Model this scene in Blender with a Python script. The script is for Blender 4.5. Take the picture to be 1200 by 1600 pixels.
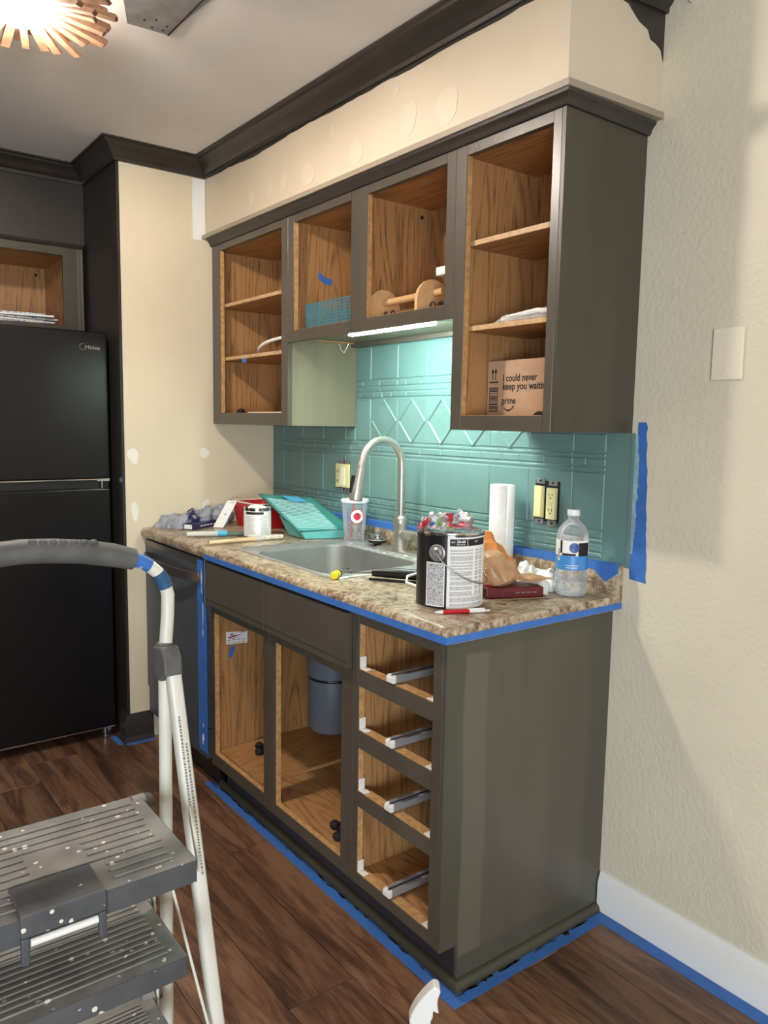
import bpy, bmesh, math, random
from mathutils import Vector, Matrix, noise
for o in list(bpy.data.objects): bpy.data.objects.remove(o)
S = bpy.context.scene
COL = S.collection
PI = math.pi

# ------------------------------------------------------------------ camera
CAM = Vector((3.1842, -1.7567, 1.3654))
yaw, pit, rol = [math.radians(a) for a in (53.005, -6.5307, .9315)]
fwd = Vector((-math.sin(yaw)*math.cos(pit), math.cos(yaw)*math.cos(pit), math.sin(pit)))
rt = Vector((math.cos(yaw), math.sin(yaw), 0)); up = rt.cross(fwd)
ca = rt*math.cos(rol)+up*math.sin(rol); cb = -rt*math.sin(rol)+up*math.cos(rol)
cd = bpy.data.cameras.new('camera'); cam = bpy.data.objects.new('camera', cd); COL.objects.link(cam)
m = Matrix((ca, cb, -fwd)).transposed().to_4x4(); m.translation = CAM; cam.matrix_world = m
cd.sensor_fit = 'HORIZONTAL'; cd.sensor_width = 36; cd.lens = 36*1213.66/1200; cd.clip_start = .02
S.camera = cam

# ------------------------------------------------------------------ world, lights, exposure
S.view_settings.view_transform = 'Standard'; S.view_settings.look = 'None'
S.view_settings.exposure = 0.2; S.view_settings.gamma = 1; S.view_settings.use_curve_mapping = False
w = bpy.data.worlds.new('sky'); S.world = w; w.use_nodes = True
w.node_tree.nodes['Background'].inputs[0].default_value = (.75, .85, 1, 1)
w.node_tree.nodes['Background'].inputs[1].default_value = 1.0
GLOBE = (1.085, -1.282, 2.342)
GLOBE_STRENGTH = 560.0
LED_STRENGTH = 270.0
def area(name, loc, target, sx, sy, power, col, spread=PI):
    l = bpy.data.lights.new(name, 'AREA'); l.shape = 'RECTANGLE'; l.size = sx; l.size_y = sy; l.energy = power; l.color = col; l.spread = spread
    o = bpy.data.objects.new(name, l); COL.objects.link(o); o.location = loc
    o.rotation_euler = (Vector(target)-Vector(loc)).to_track_quat('-Z', 'Y').to_euler(); return o
area('window_daylight', (5.38, -3.25, .95), (2.3, 0, .4), 1.7, 1.2, 115, (.80, .90, 1))
dl = bpy.data.lights.new('room_fill', 'POINT'); dl.energy = 14; dl.color = (1, .94, .86); dl.shadow_soft_size = .12  # added fill light to brighten the room, not an actual lamp
dlo = bpy.data.objects.new('room_fill', dl); COL.objects.link(dlo); dlo.location = (4.4, -2.0, 1.75)

# ------------------------------------------------------------------ helpers
def lin(r, g, b):
    f = lambda c: (c/255/12.92) if c/255 <= .04045 else ((c/255+.055)/1.055)**2.4
    return (f(r), f(g), f(b), 1)

class B:
    """collects geometry in world coordinates, builds ONE mesh object"""
    def __init__(s): s.v = []; s.f = []; s.m = []
    def add(s, vs, fs, mi=0):
        n = len(s.v); s.v += [tuple(v) for v in vs]; s.f += [tuple(i+n for i in f) for f in fs]; s.m += [mi]*len(fs); return s
    def box(s, x0, x1, y0, y1, z0, z1, mi=0, M=None):
        vs = [Vector((x, y, z)) for z in (z0, z1) for y in (y0, y1) for x in (x0, x1)]
        if M: vs = [M @ v for v in vs]
        return s.add(vs, [(0,2,3,1),(4,5,7,6),(0,1,5,4),(2,6,7,3),(0,4,6,2),(1,3,7,5)], mi)
    def cbox(s, x0, x1, y0, y1, z0, z1, c=.003, axis='z', mi=0):
        """box with the four edges along axis chamfered"""
        a0, a1, b0, b1, h0, h1 = dict(z=(x0,x1,y0,y1,z0,z1), y=(x0,x1,z0,z1,y0,y1), x=(y0,y1,z0,z1,x0,x1))[axis]
        pr = [(a0+c,b0),(a1-c,b0),(a1,b0+c),(a1,b1-c),(a1-c,b1),(a0+c,b1),(a0,b1-c),(a0,b0+c)]
        f = dict(z=lambda p,h:(p[0],p[1],h), y=lambda p,h:(p[0],h,p[1]), x=lambda p,h:(h,p[0],p[1]))[axis]
        vs = [f(p,h0) for p in pr]+[f(p,h1) for p in pr]
        return s.add(vs, [tuple(range(7,-1,-1)), tuple(range(8,16))]+[(i,(i+1)%8,8+(i+1)%8,8+i) for i in range(8)], mi)
    def tile(s, x0, x1, z0, z1, y, t, c=.0025, mi=0):
        """raised tile on a wall plane y, facing -y, with chamfered face"""
        vs = [(x0,y,z0),(x1,y,z0),(x1,y,z1),(x0,y,z1),(x0+c,y-t,z0+c),(x1-c,y-t,z0+c),(x1-c,y-t,z1-c),(x0+c,y-t,z1-c)]
        return s.add(vs, [(4,5,6,7),(0,1,5,4),(1,2,6,5),(2,3,7,6),(3,0,4,7),(3,2,1,0)], mi)
    def prism(s, poly, h0, h1, axis='z', mi=0):
        f = dict(z=lambda p,h:(p[0],p[1],h), y=lambda p,h:(p[0],h,p[1]), x=lambda p,h:(h,p[0],p[1]))[axis]
        n = len(poly); vs = [f(p,h0) for p in poly]+[f(p,h1) for p in poly]
        return s.add(vs, [tuple(range(n-1,-1,-1)), tuple(range(n,2*n))]+[(i,(i+1)%n,n+(i+1)%n,n+i) for i in range(n)], mi)
    def tube(s, pts, r, n=10, mi=0, caps=True, close=False):
        pts = [Vector(p) for p in pts]; N = len(pts)
        rr = r if isinstance(r, (list, tuple)) else [r]*N
        vs = []; prev = None
        for i, p in enumerate(pts):
            a = pts[(i-1) % N] if (close or i > 0) else p; b = pts[(i+1) % N] if (close or i < N-1) else p
            t = (b-a).normalized()
            if prev is None:
                q = Vector((0,0,1)) if abs(t.z) < .9 else Vector((1,0,0)); u = t.cross(q).normalized()
            else: u = (prev-t*prev.dot(t)).normalized()
            prev = u; v = t.cross(u)
            vs += [p+(u*math.cos(2*PI*k/n)+v*math.sin(2*PI*k/n))*rr[i] for k in range(n)]
        fs = []
        for i in range(N if close else N-1):
            j = (i+1) % N
            fs += [(i*n+k, i*n+(k+1)%n, j*n+(k+1)%n, j*n+k) for k in range(n)]
        if caps and not close: fs += [tuple(range(n-1,-1,-1)), tuple((N-1)*n+k for k in range(n))]
        return s.add(vs, fs, mi)
    def lathe(s, prof, c, n=32, mi=0, M=None):
        """prof: (r,z) list; revolve round z through c"""
        vs = []; fs = []; ring = []
        for r, z in prof:
            if r < 1e-5: ring.append([len(vs)]); vs.append(Vector((0,0,z)))
            else:
                ring.append(list(range(len(vs), len(vs)+n))); vs += [Vector((r*math.cos(2*PI*k/n), r*math.sin(2*PI*k/n), z)) for k in range(n)]
        for a, b in zip(ring, ring[1:]):
            for k in range(n):
                q = [a[k % len(a)], a[(k+1) % len(a)], b[(k+1) % len(b)], b[k % len(b)]]
                q2 = []
                for i in q:
                    if i not in q2: q2.append(i)
                if len(q2) > 2: fs.append(tuple(q2))
        if M: vs = [M @ v for v in vs]
        return s.add([v+Vector(c) for v in vs], fs, mi)
    def sweep(s, path, prof, side=1, mi=0, z=0):
        """path: 2D polyline; prof: closed list (out, z); out is to the right of travel times side; mitred"""
        P = [Vector(p) for p in path]; N = len(P); rows = []
        for i in range(N):
            ns = []
            if i > 0: d = (P[i]-P[i-1]).normalized(); ns.append(Vector((d.y,-d.x)))
            if i < N-1: d = (P[i+1]-P[i]).normalized(); ns.append(Vector((d.y,-d.x)))
            b = sum(ns, Vector((0,0))).normalized(); k = 1/max(.2, b.dot(ns[0])); rows.append(b*k*side)
        n = len(prof); vs = [(P[i].x+rows[i].x*o, P[i].y+rows[i].y*o, h+z) for i in range(N) for o, h in prof]
        fs = [(i*n+k, i*n+(k+1)%n, (i+1)*n+(k+1)%n, (i+1)*n+k) for i in range(N-1) for k in range(n)]
        fs += [tuple(range(n-1,-1,-1)), tuple((N-1)*n+k for k in range(n))]
        return s.add(vs, fs, mi)
    def text(s, txt, x, z, width=None, size=.01, fn=None, mi=0, bold=0.0, depth=0):
        """flat text; fn maps (u,v) to a point; default plane given by fn"""
        c = bpy.data.curves.new('t', 'FONT'); c.body = txt; c.size = 1; c.offset = bold; c.resolution_u = 3
        o = bpy.data.objects.new('t', c); COL.objects.link(o)
        dg = bpy.context.evaluated_depsgraph_get(); me = bpy.data.meshes.new_from_object(o.evaluated_get(dg))
        xs = [v.co.x for v in me.vertices]; k = (width/(max(xs)-min(xs))) if width else size; ky = size if width else k
        x0 = min(xs)
        s.add([fn(x+(v.co.x-x0)*k, z+v.co.y*ky) for v in me.vertices], [tuple(p.vertices) for p in me.polygons], mi)
        bpy.data.objects.remove(o); bpy.data.curves.remove(c); bpy.data.meshes.remove(me); return s
    def build(s, name, mats, parent=None, smooth=False, bevel=0, seg=2, angle=40, solid=0, sub=0, fix=True):
        me = bpy.data.meshes.new(name); off = Vector(parent.get('_o', (0,0,0))) if parent else Vector((0,0,0))
        me.from_pydata([tuple(Vector(v)-off) for v in s.v], [], s.f); me.validate()
        if not isinstance(mats, (list, tuple)): mats = [mats]
        for q in mats: me.materials.append(q)
        if len(s.m) == len(me.polygons):
            me.polygons.foreach_set('material_index', s.m)
        if fix:
            bm = bmesh.new(); bm.from_mesh(me); bmesh.ops.recalc_face_normals(bm, faces=bm.faces); bm.to_mesh(me); bm.free()
        if smooth:
            me.polygons.foreach_set('use_smooth', [True]*len(me.polygons)); me.set_sharp_from_angle(angle=math.radians(angle))
        o = bpy.data.objects.new(name, me); COL.objects.link(o)
        if parent: o.parent = parent; o['_o'] = tuple(off)
        if sub:
            md = o.modifiers.new('s','SUBSURF'); md.levels = sub; md.render_levels = sub
        if solid:
            md = o.modifiers.new('t','SOLIDIFY'); md.thickness = solid; md.offset = 0
        if bevel:
            md = o.modifiers.new('b','BEVEL'); md.width = bevel; md.segments = seg; md.limit_method = 'ANGLE'; md.angle_limit = math.radians(50)
        return o

def thing(name, label, cat, loc=(0,0,0), group=None):
    o = bpy.data.objects.new(name, None); COL.objects.link(o); o.location = loc; o.empty_display_size = .05
    o['_o'] = tuple(loc); return tag(o, label, cat, group)
def tag(o, label, cat, group=None, kind=None):
    if label: o['label'] = label
    if cat: o['category'] = cat
    if group: o['group'] = group
    if kind: o['kind'] = kind
    return o
def struct(name, b, mats, label=None, **k):
    o = b.build(name, mats, None, **k); o['kind'] = 'structure'
    if label: o['label'] = label
    return o
def smesh(name, b, mats, label, cat, group=None, **k):
    return tag(b.build(name, mats, None, **k), label, cat, group)
def link_copy(o, name=None, parent=None):
    c = o.copy(); COL.objects.link(c)
    if parent: c.parent = parent
    return c

# ---- materials
def mk(name):
    mt = bpy.data.materials.new(name); mt.use_nodes = True; nt = mt.node_tree; return mt, nt, nt.nodes['Principled BSDF']
def node(nt, t, **k):
    n = nt.nodes.new(t)
    for a, v in k.items():
        if a in n.bl_rna.properties: setattr(n, a, v)
        else: n.inputs[a].default_value = v
    return n
def coords(nt, scale=(1,1,1), kind='Object', rnd=False):
    tc = nt.nodes.new('ShaderNodeTexCoord'); mp = nt.nodes.new('ShaderNodeMapping'); mp.inputs['Scale'].default_value = scale
    nt.links.new(tc.outputs[kind], mp.inputs['Vector'])
    if rnd:
        oi = nt.nodes.new('ShaderNodeObjectInfo'); mu = nt.nodes.new('ShaderNodeVectorMath'); mu.operation = 'SCALE'
        cx = nt.nodes.new('ShaderNodeCombineXYZ')
        nt.links.new(oi.outputs['Random'], cx.inputs[0]); nt.links.new(oi.outputs['Random'], cx.inputs[1]); nt.links.new(oi.outputs['Random'], cx.inputs[2])
        nt.links.new(cx.outputs[0], mu.inputs[0]); mu.inputs['Scale'].default_value = 37.0
        nt.links.new(mu.outputs[0], mp.inputs['Location'])
    return mp.outputs[0]
def ramp(nt, fac, stops):
    r = nt.nodes.new('ShaderNodeValToRGB'); e = r.color_ramp.elements
    while len(e) < len(stops): e.new(.5)
    for q, (p, c) in zip(e, stops): q.position = p; q.color = c
    nt.links.new(fac, r.inputs[0]); return r.outputs[0]
def bump(nt, bs, h, strength=.3, dist=.002):
    b = nt.nodes.new('ShaderNodeBump'); b.inputs['Strength'].default_value = strength; b.inputs['Distance'].default_value = dist
    nt.links.new(h, b.inputs['Height']); nt.links.new(b.outputs[0], bs.inputs['Normal'])
def plain(name, c, rough=.5, metal=0, var=0, vs=20, bs=0, bsc=200, spec=.5, bd=.001, scale=(1,1,1)):
    mt, nt, p = mk(name); p.inputs['Roughness'].default_value = rough; p.inputs['Metallic'].default_value = metal
    p.inputs['Specular IOR Level'].default_value = spec
    if var:
        n = node(nt, 'ShaderNodeTexNoise', Scale=vs, Detail=5.0); nt.links.new(coords(nt, scale), n.inputs['Vector'])
        lo = tuple(max(0, x*(1-var)) for x in c[:3])+(1,); hi = tuple(min(1, x*(1+var)) for x in c[:3])+(1,)
        nt.links.new(ramp(nt, n.outputs[0], [(.35, lo), (.65, hi)]), p.inputs['Base Color'])
    else: p.inputs['Base Color'].default_value = c
    if bs:
        n = node(nt, 'ShaderNodeTexNoise', Scale=bsc, Detail=3.0); nt.links.new(coords(nt), n.inputs['Vector']); bump(nt, p, n.outputs[0], bs, bd)
    return mt
def oak(name, light, dark, grain='z', rough=.45):
    mt, nt, p = mk(name); p.inputs['Roughness'].default_value = rough
    k = dict(z=(1,1,.09), x=(.09,1,1), y=(1,.09,1))[grain]
    v = coords(nt, k)
    big = node(nt, 'ShaderNodeTexNoise', Scale=5.0, Detail=2.5, Distortion=.45); nt.links.new(v, big.inputs['Vector'])
    mul = node(nt, 'ShaderNodeMath', operation='MULTIPLY'); mul.inputs[1].default_value = 26.0; nt.links.new(big.outputs[0], mul.inputs[0])
    fr = node(nt, 'ShaderNodeMath', operation='PINGPONG'); fr.inputs[1].default_value = .5; nt.links.new(mul.outputs[0], fr.inputs[0])
    fine = node(nt, 'ShaderNodeTexNoise', Scale=150.0, Detail=4.0); nt.links.new(v, fine.inputs['Vector'])
    mx = node(nt, 'ShaderNodeMath', operation='MULTIPLY_ADD'); nt.links.new(fine.outputs[0], mx.inputs[0]); mx.inputs[1].default_value = .9; nt.links.new(fr.outputs[0], mx.inputs[2])
    mid = tuple((a*.6+b*.4) for a, b in zip(light, dark))
    col = ramp(nt, mx.outputs[0], [(.28, dark), (.48, mid), (.72, light), (1, light)])
    nt.links.new(col, p.inputs['Base Color']); bump(nt, p, mx.outputs[0], .12, .001); return mt

M = {}
M['wall'] = plain('cream_wall_paint', lin(222,208,180), .55, var=.03, vs=3, bs=.12, bsc=90, bd=.002)
M['soffit'] = plain('soffit_paint', lin(209,194,169), .5, var=.03, vs=4, bs=.06, bsc=60)
M['wall_tex'] = plain('orange_peel_wall_paint', lin(224,214,190), .5, var=.03, vs=3, bs=.55, bsc=75, bd=.004)
M['ceiling'] = plain('ceiling_paint', lin(234,228,222), .8, var=.03, vs=2, bs=.3, bsc=30, bd=.003)
M['white'] = plain('white_paint', lin(238,236,230), .4)
M['spackle'] = plain('spackle', lin(238,232,220), .7, var=.03, vs=30)
M['ledge'] = plain('ledge_greige', lin(158,144,126), .4)
M['soffit_glow'] = plain('painted_soffit_glow', lin(214,200,176), .5)  # paler soffit tone for the painted light blotches
M['offwhite'] = plain('ivory_plastic', lin(236,226,202), .3)
M['almond'] = plain('almond_plastic', lin(226,214,160), .3)
M['dark'] = plain('dark_brown_trim_paint', lin(50,44,39), .38, var=.12, vs=12, bs=.1, bsc=80)
M['darkwall'] = plain('dark_charcoal_wall_paint', lin(43,38,33), .5, var=.06, vs=5, bs=.15, bsc=70, bd=.002)
def cab_paint(name, c, rough=.33, worn=0):
    mt, nt, p = mk(name); p.inputs['Roughness'].default_value = rough
    n = node(nt, 'ShaderNodeTexNoise', Scale=9.0, Detail=6.0, Roughness=.6); nt.links.new(coords(nt, (1,1,.25)), n.inputs['Vector'])
    lo = tuple(x*.86 for x in c[:3])+(1,); hi = tuple(x*1.16 for x in c[:3])+(1,)
    nt.links.new(ramp(nt, n.outputs[0], [(.3, lo), (.7, hi)]), p.inputs['Base Color'])
    g = node(nt, 'ShaderNodeTexNoise', Scale=220.0, Detail=3.0); nt.links.new(coords(nt, (1,1,.06)), g.inputs['Vector']); bump(nt, p, g.outputs[0], .25, .0006)
    return mt
M['cab'] = cab_paint('cabinet_paint', lin(82,75,65))
M['cab_end'] = None
M['oak'] = oak('oak_veneer', lin(178,132,84), lin(108,70,38))
M['oakx'] = oak('oak_board', lin(178,132,84), lin(108,70,38), 'x')
M['oaky'] = oak('oak_floor_panel', lin(178,132,84), lin(108,70,38), 'y')
M['edge_light'] = plain('raw_edge_highlit', lin(206,166,120), .5, var=.15, vs=60)  # raw shelf edge, made paler to include its highlight
M['edge'] = plain('raw_oak_edge', lin(196,150,98), .6, var=.2, vs=60)
M['cab_olive'] = cab_paint('cabinet_end_paint', lin(68,63,50), .4)
def end_panel_mat():
    mt, nt, p = mk('end_panel_paint'); p.inputs['Roughness'].default_value = .36
    geo = nt.nodes.new('ShaderNodeNewGeometry'); sp = nt.nodes.new('ShaderNodeSeparateXYZ')
    n2 = node(nt, 'ShaderNodeTexNoise', Scale=3.0, Detail=4.0)
    nt.links.new(geo.outputs['Position'], n2.inputs['Vector'])
    add = node(nt, 'ShaderNodeVectorMath', operation='MULTIPLY_ADD'); nt.links.new(n2.outputs['Color'], add.inputs[0]); add.inputs[1].default_value = (.03,.03,.03); nt.links.new(geo.outputs['Position'], add.inputs[2])
    nt.links.new(add.outputs[0], sp.inputs[0])
    def step(sock, a, inv):
        mr = node(nt, 'ShaderNodeMapRange'); nt.links.new(sock, mr.inputs[0])
        mr.inputs[1].default_value = a-.004; mr.inputs[2].default_value = a+.004
        mr.inputs[3].default_value = 1 if inv else 0; mr.inputs[4].default_value = 0 if inv else 1; return mr.outputs[0]
    def mulp(a, b):
        q = node(nt, 'ShaderNodeMath', operation='MULTIPLY'); nt.links.new(a, q.inputs[0]); nt.links.new(b, q.inputs[1]); return q.outputs[0]
    k = mulp(mulp(step(sp.outputs[1], -.53, 0), step(sp.outputs[1], -.075, 1)), mulp(step(sp.outputs[2], .09, 0), step(sp.outputs[2], .845, 1)))
    strip = mulp(k, step(sp.outputs[1], -.455, 1))
    n = node(nt, 'ShaderNodeTexNoise', Scale=9.0, Detail=6.0); nt.links.new(coords(nt, (1,1,.15)), n.inputs['Vector'])
    base = ramp(nt, n.outputs[0], [(.3, lin(74,72,60)), (.7, lin(82,79,66))])
    inner = ramp(nt, n.outputs[0], [(.3, lin(80,74,63)), (.7, lin(92,85,73))])
    mx = node(nt, 'ShaderNodeMix', data_type='RGBA'); nt.links.new(k, mx.inputs[0]); nt.links.new(base, mx.inputs[6]); nt.links.new(inner, mx.inputs[7])
    m2 = node(nt, 'ShaderNodeMix', data_type='RGBA'); nt.links.new(strip, m2.inputs[0]); nt.links.new(mx.outputs[2], m2.inputs[6]); m2.inputs[7].default_value = lin(98,93,80)
    nt.links.new(m2.outputs[2], p.inputs['Base Color'])
    g = node(nt, 'ShaderNodeTexNoise', Scale=150.0, Detail=3.0); nt.links.new(coords(nt, (1,1,.1)), g.inputs['Vector']); bump(nt, p, g.outputs[0], .25, .0006)
    return mt
M['cab_end'] = end_panel_mat()
M['bare'] = plain('sanded_grey_green_primer', lin(120,114,93), .45, var=.1, vs=14, scale=(1,1,.2), bs=.2, bsc=120)
def counter_mat():
    mt, nt, p = mk('speckled_laminate'); p.inputs['Roughness'].default_value = .3
    v = coords(nt)
    a = node(nt, 'ShaderNodeTexNoise', Scale=70.0, Detail=6.0, Roughness=.8); nt.links.new(v, a.inputs['Vector'])
    b = node(nt, 'ShaderNodeTexNoise', Scale=14.0, Detail=3.0, Distortion=1.0); nt.links.new(v, b.inputs['Vector'])
    ad = node(nt, 'ShaderNodeMath', operation='MULTIPLY_ADD'); nt.links.new(b.outputs[0], ad.inputs[0]); ad.inputs[1].default_value = .45; nt.links.new(a.outputs[0], ad.inputs[2])
    nt.links.new(ramp(nt, ad.outputs[0], [(.50, lin(44,32,28)), (.60, lin(96,74,58)), (.68, lin(144,122,98)), (.78, lin(184,166,140)), (.92, lin(208,196,174))]), p.inputs['Base Color'])
    bump(nt, p, a.outputs[0], .08, .0005); return mt
M['counter'] = counter_mat()
M['teal'] = plain('teal_paint', lin(104,136,132), .42, var=.05, vs=8, bs=.18, bsc=60, bd=.002)
M['tape'] = plain('blue_painters_tape', lin(60,112,188), .6, var=.08, vs=25, bs=.15, bsc=150)
M['tape_light'] = plain('pale_blue_tape', lin(84,176,214), .6)
M['steel'] = plain('brushed_steel', lin(190,189,186), .42, .7, var=.12, vs=30, bs=.05, bsc=400)
M['steel_dark'] = plain('satin_sink_steel', lin(160,160,158), .45, .75, var=.1, vs=6)
M['nickel'] = plain('brushed_nickel', lin(196,190,180), .34, .85, var=.06, vs=50)
M['galv'] = plain('galvanised_sheet', lin(150,150,152), .5, .6, var=.15, vs=18)
M['slide'] = plain('zinc_slide', lin(166,166,168), .45, .4)
M['black'] = plain('black_plastic', lin(22,22,22), .35)
M['black_matt'] = plain('black_rubber', lin(14,14,14), .7)
M['fridge'] = plain('black_textured_fridge_enamel', lin(11,12,15), .24, bs=.5, bsc=420, bd=.0006, spec=.45)
M['fridge_side'] = plain('black_fridge_side', lin(12,12,13), .5)
M['bsteel'] = plain('black_stainless', lin(88,91,98), .42, .25, var=.05, vs=8)
M['bsteel2'] = plain('black_stainless_handle', lin(128,118,112), .3, .8)
M['chrome'] = plain('chrome', lin(210,210,212), .15, 1)
M['grip'] = plain('grey_foam_grip', lin(92,91,88), .6, var=.15, vs=25, bs=.4, bsc=90)
M['ladder_white'] = plain('cream_enamel_tube', lin(226,222,208), .35, var=.05, vs=12)
M['disposal'] = plain('grey_blue_housing', lin(92,97,106), .5, var=.05, vs=10)
M['red'] = plain('red_plastic', lin(196,28,36), .35)
M['maroon'] = plain('maroon_card', lin(96,22,30), .45, var=.15, vs=20)
M['paperwhite'] = plain('white_paper', lin(240,238,234), .8, var=.03, vs=40, bs=.2, bsc=200)
M['kraft'] = plain('kraft_cardboard', lin(196,160,128), .75, var=.04, vs=30)
M['bag'] = plain('brown_bag_plastic', lin(188,146,106), .35, var=.12, vs=12)
M['bag_orange'] = plain('orange_bag_lining', lin(204,128,70), .35, var=.15, vs=20)
M['greybag'] = plain('grey_plastic_bag', lin(150,152,162), .35, var=.2, vs=10)
M['navy'] = plain('navy_print', lin(34,38,84), .35)
M['ink'] = plain('black_ink', lin(26,20,20), .6)
M['ink_grey'] = plain('grey_small_print', lin(128,128,130), .7)
M['wood_handle'] = plain('beech_handle', lin(214,186,146), .45, var=.1, vs=30, scale=(1,1,1))
M['handle_grey'] = plain('grey_white_handle', lin(196,192,186), .4)
M['ply'] = plain('blond_wood', lin(218,176,124), .45, var=.1, vs=20)
M['bristle'] = plain('off_white_bristles', lin(206,196,178), .8, var=.2, vs=120)
M['green_bristle'] = plain('green_grey_bristles', lin(84,112,104), .7, var=.3, vs=80)
M['yellow'] = plain('yellow_plastic', lin(232,218,52), .35)
M['wire_teal'] = plain('teal_wire', lin(72,138,150), .4, .3)
M['slat'] = plain('weathered_wood', lin(122,90,66), .7, var=.3, vs=40)
M['darkhole'] = plain('dark_box_interior', lin(20,18,16), .9)
def glassy(name, c, rough=.05, trans=.85, alpha_mix=.7):
    """thin clear plastic: transparent mixed with gloss, a real look from any side"""
    mt, nt, p = mk(name); p.inputs['Base Color'].default_value = c; p.inputs['Roughness'].default_value = rough
    tr = nt.nodes.new('ShaderNodeBsdfTransparent'); tr.inputs[0].default_value = tuple(min(1, .25+x*.95) for x in c[:3])+(1,)
    fr = nt.nodes.new('ShaderNodeFresnel'); fr.inputs[0].default_value = 1.45
    mth = node(nt, 'ShaderNodeMath', operation='ADD'); mth.inputs[1].default_value = 1-alpha_mix; nt.links.new(fr.outputs[0], mth.inputs[0])
    mx = nt.nodes.new('ShaderNodeMixShader'); nt.links.new(mth.outputs[0], mx.inputs[0]); nt.links.new(tr.outputs[0], mx.inputs[1]); nt.links.new(p.outputs[0], mx.inputs[2])
    nt.links.new(mx.outputs[0], nt.nodes['Material Output'].inputs[0]); return mt
M['clear'] = glassy('clear_plastic', (.92,.94,.95,1), .04, alpha_mix=.9)
M['cup'] = glassy('clear_cup_plastic', (.92,.95,1,1), .12, alpha_mix=.90)
M['wrap'] = glassy('clear_wrap', (.95,.95,.95,1), .08, alpha_mix=.84)
M['teal_clear'] = glassy('teal_clear_plastic', lin(110,186,180), .12, alpha_mix=.72)
M['water'] = glassy('water_liquid', (.9,.93,.94,1), .02, alpha_mix=.93)
M['teal_wet'] = plain('teal_paint_in_tray', lin(92,168,164), .3, var=.06, vs=10)
def emis(name, c, s):
    mt, nt, p = mk(name); p.inputs['Emission Color'].default_value = c; p.inputs['Emission Strength'].default_value = s; p.inputs['Base Color'].default_value = (.9,.9,.9,1); return mt
M['globe'] = emis('lamp_globe_glow', (1, .90, .80, 1), GLOBE_STRENGTH)
M['led'] = emis('led_glow', (.80, 1, .93, 1), LED_STRENGTH)
def plank_mat():
    mt, nt, p = mk('walnut_vinyl_plank'); p.inputs['Roughness'].default_value = .36
    v = coords(nt, (.12,1,1), rnd=True)
    a = node(nt, 'ShaderNodeTexNoise', Scale=16.0, Detail=8.0, Roughness=.65, Distortion=.8); nt.links.new(v, a.inputs['Vector'])
    f = node(nt, 'ShaderNodeTexNoise', Scale=140.0, Detail=4.0); nt.links.new(v, f.inputs['Vector'])
    ad = node(nt, 'ShaderNodeMath', operation='MULTIPLY_ADD'); nt.links.new(f.outputs[0], ad.inputs[0]); ad.inputs[1].default_value = .35; nt.links.new(a.outputs[0], ad.inputs[2])
    col = ramp(nt, ad.outputs[0], [(.45, lin(56,37,28)), (.62, lin(90,62,47)), (.78, lin(126,93,71))])
    oi = nt.nodes.new('ShaderNodeObjectInfo'); mr = node(nt, 'ShaderNodeMapRange'); nt.links.new(oi.outputs['Random'], mr.inputs[0]); mr.inputs[3].default_value = .8; mr.inputs[4].default_value = 1.2
    hs = nt.nodes.new('ShaderNodeHueSaturation'); nt.links.new(mr.outputs[0], hs.inputs['Value']); nt.links.new(col, hs.inputs['Color'])
    nt.links.new(hs.outputs[0], p.inputs['Base Color']); bump(nt, p, ad.outputs[0], .2, .0008); return mt
M['plank'] = plank_mat()
def step_mat(nm, ca_, cb_):
    mt, nt, p = mk(nm); p.inputs['Roughness'].default_value = .55
    v = coords(nt)
    n = node(nt, 'ShaderNodeTexNoise', Scale=12.0, Detail=6.0); nt.links.new(v, n.inputs['Vector'])
    base = ramp(nt, n.outputs[0], [(.3, ca_), (.7, cb_)])
    s2 = node(nt, 'ShaderNodeTexVoronoi', Scale=52.0); nt.links.new(v, s2.inputs['Vector'])
    n3 = node(nt, 'ShaderNodeTexNoise', Scale=6.0); nt.links.new(v, n3.inputs['Vector'])
    th = node(nt, 'ShaderNodeMath', operation='MULTIPLY'); nt.links.new(n3.outputs[0], th.inputs[0]); th.inputs[1].default_value = .42
    lt = node(nt, 'ShaderNodeMath', operation='LESS_THAN'); nt.links.new(s2.outputs[0], lt.inputs[0]); nt.links.new(th.outputs[0], lt.inputs[1])
    wn = node(nt, 'ShaderNodeTexNoise', Scale=21.0); nt.links.new(v, wn.inputs['Vector'])
    g = node(nt, 'ShaderNodeMath', operation='GREATER_THAN'); nt.links.new(wn.outputs[0], g.inputs[0]); g.inputs[1].default_value = .53
    mm = node(nt, 'ShaderNodeMath', operation='MULTIPLY'); nt.links.new(lt.outputs[0], mm.inputs[0]); nt.links.new(g.outputs[0], mm.inputs[1])
    mx = node(nt, 'ShaderNodeMix', data_type='RGBA'); nt.links.new(mm.outputs[0], mx.inputs[0]); nt.links.new(base, mx.inputs[6]); mx.inputs[7].default_value = lin(226,220,208)
    nt.links.new(mx.outputs[2], p.inputs['Base Color']); bump(nt, p, n.outputs[0], .2, .001); return mt
M['step'] = step_mat('paint_splashed_grey_plastic', lin(108,106,104), lin(148,144,139))
M['skirt'] = step_mat('charcoal_plastic_edge', lin(70,71,73), lin(92,92,92))
def print_mat():
    """dense illegible small print on white label"""
    mt, nt, p = mk('small_print_label'); p.inputs['Roughness'].default_value = .5
    n = node(nt, 'ShaderNodeTexNoise', Scale=700.0, Detail=1.0); nt.links.new(coords(nt, (.5,.5,1.4)), n.inputs['Vector'])
    nt.links.new(ramp(nt, n.outputs[0], [(.44, lin(108,108,110)), (.56, lin(222,222,222))]), p.inputs['Base Color']); return mt
M['print'] = print_mat()
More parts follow.
